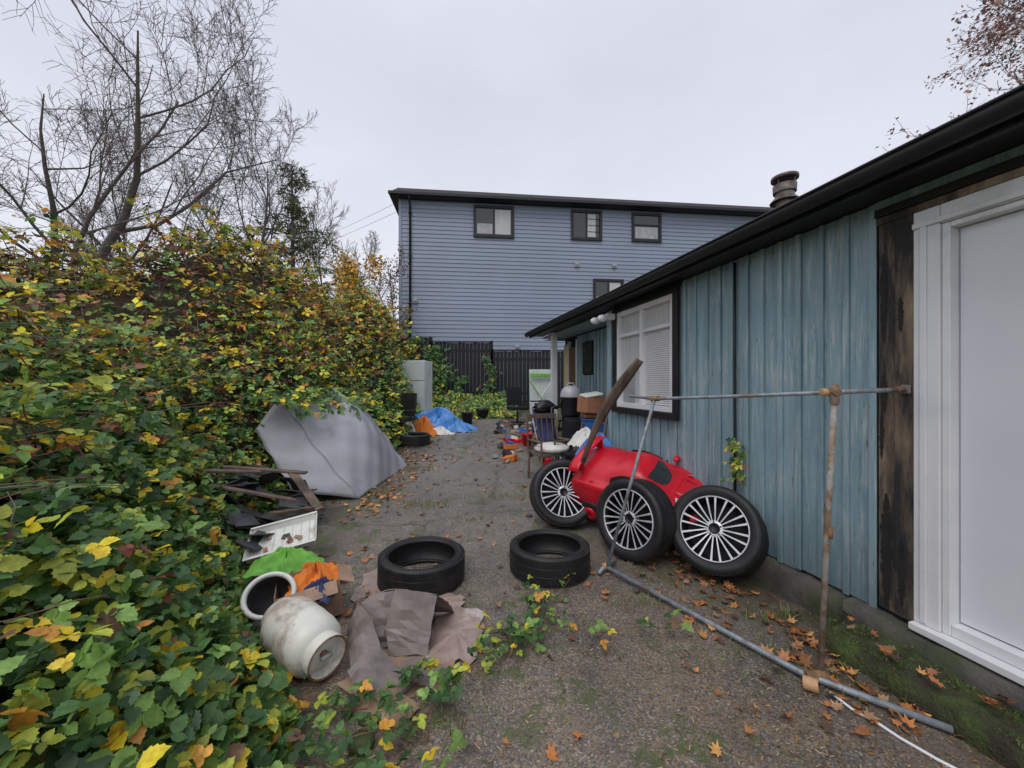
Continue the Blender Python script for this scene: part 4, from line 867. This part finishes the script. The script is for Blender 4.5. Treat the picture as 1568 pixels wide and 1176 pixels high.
for i in range(85):
    x=random.uniform(-.5,.95);y=random.uniform(6.6,10.8); b.box((x,y,g(x,y)+.04),(random.uniform(.05,.30),random.uniform(.04,.18),random.uniform(.02,.12)),random.choice([m_whiteplastic,m_red,m_card,m_blackplastic,m_plank,m_blueplastic,m_grey,m_card2,m_plank,m_orange]),rot=(random.uniform(-.4,.4),random.uniform(-.4,.4),random.uniform(0,3)))
b.obj('scattered_litter',bevel=.006)
b=MB()
for c,r in (((-.66,1.66,.03),(.06,.05,.035)),((.95,2.9,.02),(.03,.025,.02)),((.2,4.4,.07),(.04,.03,.02))): b.sph(c,r,m_conc,n=10)
b.obj('stones')
n=60; s=3.35+rng.normal(size=n)*.05; z=rng.uniform(.75,1.12,n); pw=np.stack([2.76-.2278*s-.9737*(.06+rng.random(n)*.06),.9737*s-.2278*.07,z],1)
P,Nn,Dd,S2,C=ternate(pw,nrmz(np.array([-1,-.5,.4])+rng.normal(size=(n,3))*.4),np.full(n,.032),pick(np.tile([2,1,2,2,1.5,.1,.1,.1],(n,1)))); leafmesh('wall_weed',P,Nn,Dd,S2,C,T8,F8,m_leaf)

# ------------------------------------------------------------ trees
def tree(name,base,H,r0,seed,levels=(6,7,7,6),fork=.28,spread=.75,leaf=None,lean=(0,0),trop=.10,ratio=.52,limb=.62,wob=.16,rmin=.009,thin=.6):
    random.seed(seed); b=MB(); tips=[]
    def br(p,d,L,r,lv):
        ns=9 if lv==0 else (6 if lv==1 else (4 if lv<4 else 3)); pts=[p.copy()]; rr=[r]; dirs=[d.copy()]
        rend=max(r*(.10 if lv==0 else .3),rmin*.5)
        for i in range(ns):
            d=(d+Vector((random.gauss(0,wob),random.gauss(0,wob),random.gauss(0,wob)+trop*(1.2 if lv<3 else .35)))).normalized()
            p=p+d*(L/ns); pts.append(p.copy()); rr.append(r+(rend-r)*(i+1)/ns); dirs.append(d.copy())
        b.tube(pts,rr,(9,7,5,4,3,3)[lv],m_bark if lv<2 else m_twig,cap=False)
        if lv>=len(levels): tips.extend(pts[1:]); return
        k=levels[lv]; f0=(fork if lv==0 else .18)
        for i in range(k):
            f=f0+(1-f0)*(i+random.uniform(.2,.95))/k; q=f*ns; j=min(int(q),ns-1); pp_=pts[j].lerp(pts[j+1],q-j); dd=dirs[j]
            ax=dd.cross(Vector((random.gauss(0,1),random.gauss(0,1),random.gauss(0,1)))).normalized(); a_=random.uniform(.55,1.25)*spread*(1.15 if lv==0 else 1)
            nd=(dd*math.cos(a_)+ax*math.sin(a_)).normalized()
            br(pp_,nd,L*(limb if lv==0 else ratio)*random.uniform(.75,1.15)*(1.15-.5*f),max((rr[j])*random.uniform(thin-.12,thin),rmin*(1 if lv<3 else .75)),lv+1)
    br(Vector(base),Vector((lean[0],lean[1],1)).normalized(),H*.80,r0,0)
    root=b.obj(name)
    if leaf:
        n,s,pal,frac=leaf; tp_=np.array([tuple(t) for t in tips]); idx=rng.choice(len(tp_),n); pos=tp_[idx]+rng.normal(size=(n,3))*frac
        col=np.array(pal)[rng.choice(len(pal),n)]*(1+rng.normal(size=(n,1))*.2)
        leafmesh('foliage',pos,rng.normal(size=(n,3))+np.array([0,0,.6]),rng.normal(size=(n,3)),s*rng.uniform(.6,1.3,n),np.clip(col,.01,1),T4,F4,m_leaf2,root)
    return root
tree('bare_tree',(-14.3,11.2,.4),15.5,.22,3,levels=(9,9,8,7),fork=.20,spread=.9,limb=.64,lean=(.0,-.05),wob=.15,rmin=.009,thin=.54)
tree('bare_tree',(-18.0,14.5,.4),15.0,.20,14,levels=(8,8,7,5),fork=.2,spread=.85,limb=.60,lean=(.1,0),rmin=.010,thin=.5)
tree('bare_tree',(-9.9,14.2,.6),12.2,.14,21,levels=(10,8,7,5),fork=.36,spread=.62,limb=.52,trop=.16,rmin=.008,thin=.55)
tree('bare_tree',(-13.4,17,.6),12.5,.14,33,levels=(8,8,7,4),fork=.3,spread=.7,limb=.52,rmin=.009,thin=.52)
tree('bare_tree',(-8.2,19,.6),11,.12,34,levels=(8,7,7,4),fork=.3,spread=.6,limb=.5,rmin=.010,thin=.52)
tree('bare_tree',(-7.2,21,.6),8.5,.09,37,levels=(8,7,6,4),fork=.3,spread=.6,limb=.5,rmin=.010,thin=.52)
tree('bare_tree',(-21,24,.8),14,.2,35,levels=(8,7,6,4),fork=.3,spread=.7,limb=.5,rmin=.013)
tree('bare_tree',(-12,30,.8),13,.16,36,levels=(8,7,6,4),fork=.3,spread=.7,limb=.5,rmin=.015)
tree('yellow_leaf_tree',(-6.0,15.0,.7),6.0,.07,41,levels=(8,7,5),fork=.3,spread=.6,limb=.5,leaf=(2600,.12,[(.75,.45,.05),(.65,.32,.06),(.45,.38,.08)],.12),rmin=.008)
tree('purple_leaf_tree',(-4.95,14.8,.7),6.0,.06,42,levels=(8,6,5),fork=.25,spread=.5,limb=.45,leaf=(800,.09,[(.15,.08,.06),(.22,.12,.07),(.12,.13,.06)],.10),rmin=.008)
tree('russet_tree',(20.0,12.5,.8),17.5,.26,51,levels=(10,9,8,5),fork=.3,spread=.85,limb=.66,leaf=(11000,.14,[(.36,.17,.14),(.30,.14,.12),(.44,.23,.16)],.12),rmin=.012,thin=.55)
con=MB(); random.seed(5); base=Vector((-9.3,16.0,.7)); Hc=10.3; tp_=[];td=[]
con.tube([base,base+Vector((.05,0,Hc*.5)),base+Vector((0,0,Hc))],[.16,.1,.015],8,m_bark)
z=2.6
while z<Hc-.1:
    k=random.choice([3,4,4]); L0=((Hc-z)/Hc)**.75*3.9+.15
    for i in range(k):
        a=random.uniform(0,6.28); L=L0*random.uniform(.3,1.15); pts=[]
        for q in range(6):
            s=q/5; pts.append(base+Vector((math.cos(a)*L*s,math.sin(a)*L*s,z+.45*L*s-.45*L*s*s)))
        con.tube(pts,[.03-.004*q for q in range(6)],4,m_bark,cap=False)
        for q in range(int(11*L)+3):
            s=random.uniform(.2,1); j=min(int(s*5),4); p=pts[j].lerp(pts[j+1],s*5-j); w=.24*(1.1-s*.6)
            tp_.append((p.x+random.gauss(0,w*.6),p.y+random.gauss(0,w*.6),p.z-abs(random.gauss(0,.13)))); td.append((math.cos(a)+random.gauss(0,.5),math.sin(a)+random.gauss(0,.5),-.5+random.gauss(0,.4)))
    z+=random.uniform(.24,.42)
root=con.obj('conifer_tree'); tp_=np.array(tp_);n=len(tp_)
tp_=np.repeat(tp_,4,axis=0)+rng.normal(size=(n*4,3))*.07; td=np.repeat(np.array(td),4,axis=0)+rng.normal(size=(n*4,3))*.4; n*=4
leafmesh('needles',tp_,rng.normal(size=(n,3)),td,rng.uniform(.08,.20,n),np.array([(.14,.18,.09),(.20,.23,.12),(.09,.12,.07),(.26,.24,.15)])[rng.choice(4,n)],np.array([(-.18,0,0),(.18,0,0),(.08,1,0),(-.08,1,0)]),FN,m_need,root)
b=MB()
for dz in (0,.45): b.tube([(-30+ (25.0)*i/10,42-(24)*i/10,16.5+dz-6.5*i/10-1.2*math.sin(math.pi*i/10)) for i in range(11)],.009,4,m_black)
b.obj('power_lines')

# ------------------------------------------------------------ world, sun, camera
w=bpy.data.worlds.new('World'); SC.world=w; w.use_nodes=True; nt=w.node_tree; bg=nt.nodes['Background']
sky=nt.nodes.new('ShaderNodeTexSky'); sky.sky_type='NISHITA'; sky.sun_disc=False; sky.sun_elevation=math.radians(50); sky.sun_rotation=math.radians(200); sky.air_density=1; sky.dust_density=5
tc=nt.nodes.new('ShaderNodeTexCoord'); sp=nt.nodes.new('ShaderNodeSeparateXYZ'); nt.links.new(tc.outputs['Generated'],sp.inputs[0])
c=ramp(nt,sp.outputs[2],[(0,(1,1,1)),(.15,(.90,.915,.945)),(.6,(.76,.785,.86)),(1,(.92,.94,1))])
mp=nt.nodes.new('ShaderNodeMapping'); mp.inputs['Scale'].default_value=(1,1,2.2); nt.links.new(tc.outputs['Generated'],mp.inputs[0])
cl=ramp(nt,noise(nt,mp.outputs[0],1.8,5,.55),[(.3,.93),(.7,1.05)])
c=mix(nt,1.0,c,cl,'MULTIPLY'); c=mix(nt,1.0,c,(8.8,8.85,9.3),'MULTIPLY')
c=mix(nt,.92,sky.outputs[0],c)
nt.links.new(c,bg.inputs['Color']); bg.inputs['Strength'].default_value=.112
sl=bpy.data.lights.new('sun','SUN'); sl.energy=1.0; sl.angle=math.radians(30); sl.color=(1,.98,.96); so=bpy.data.objects.new('sun',sl); COL.objects.link(so)
so.rotation_euler=Vector((.30,.6,-1.1)).to_track_quat('-Z','Y').to_euler()
cd=bpy.data.cameras.new('camera'); co=bpy.data.objects.new('camera',cd); COL.objects.link(co); co.location=(0,0,1.6); co.rotation_euler=(math.radians(90),0,0)
cd.sensor_width=36; cd.lens=36*580/1568; cd.clip_start=.02; cd.clip_end=3000; SC.camera=co
SC.view_settings.view_transform='Standard'; SC.view_settings.look='None'; SC.view_settings.exposure=0
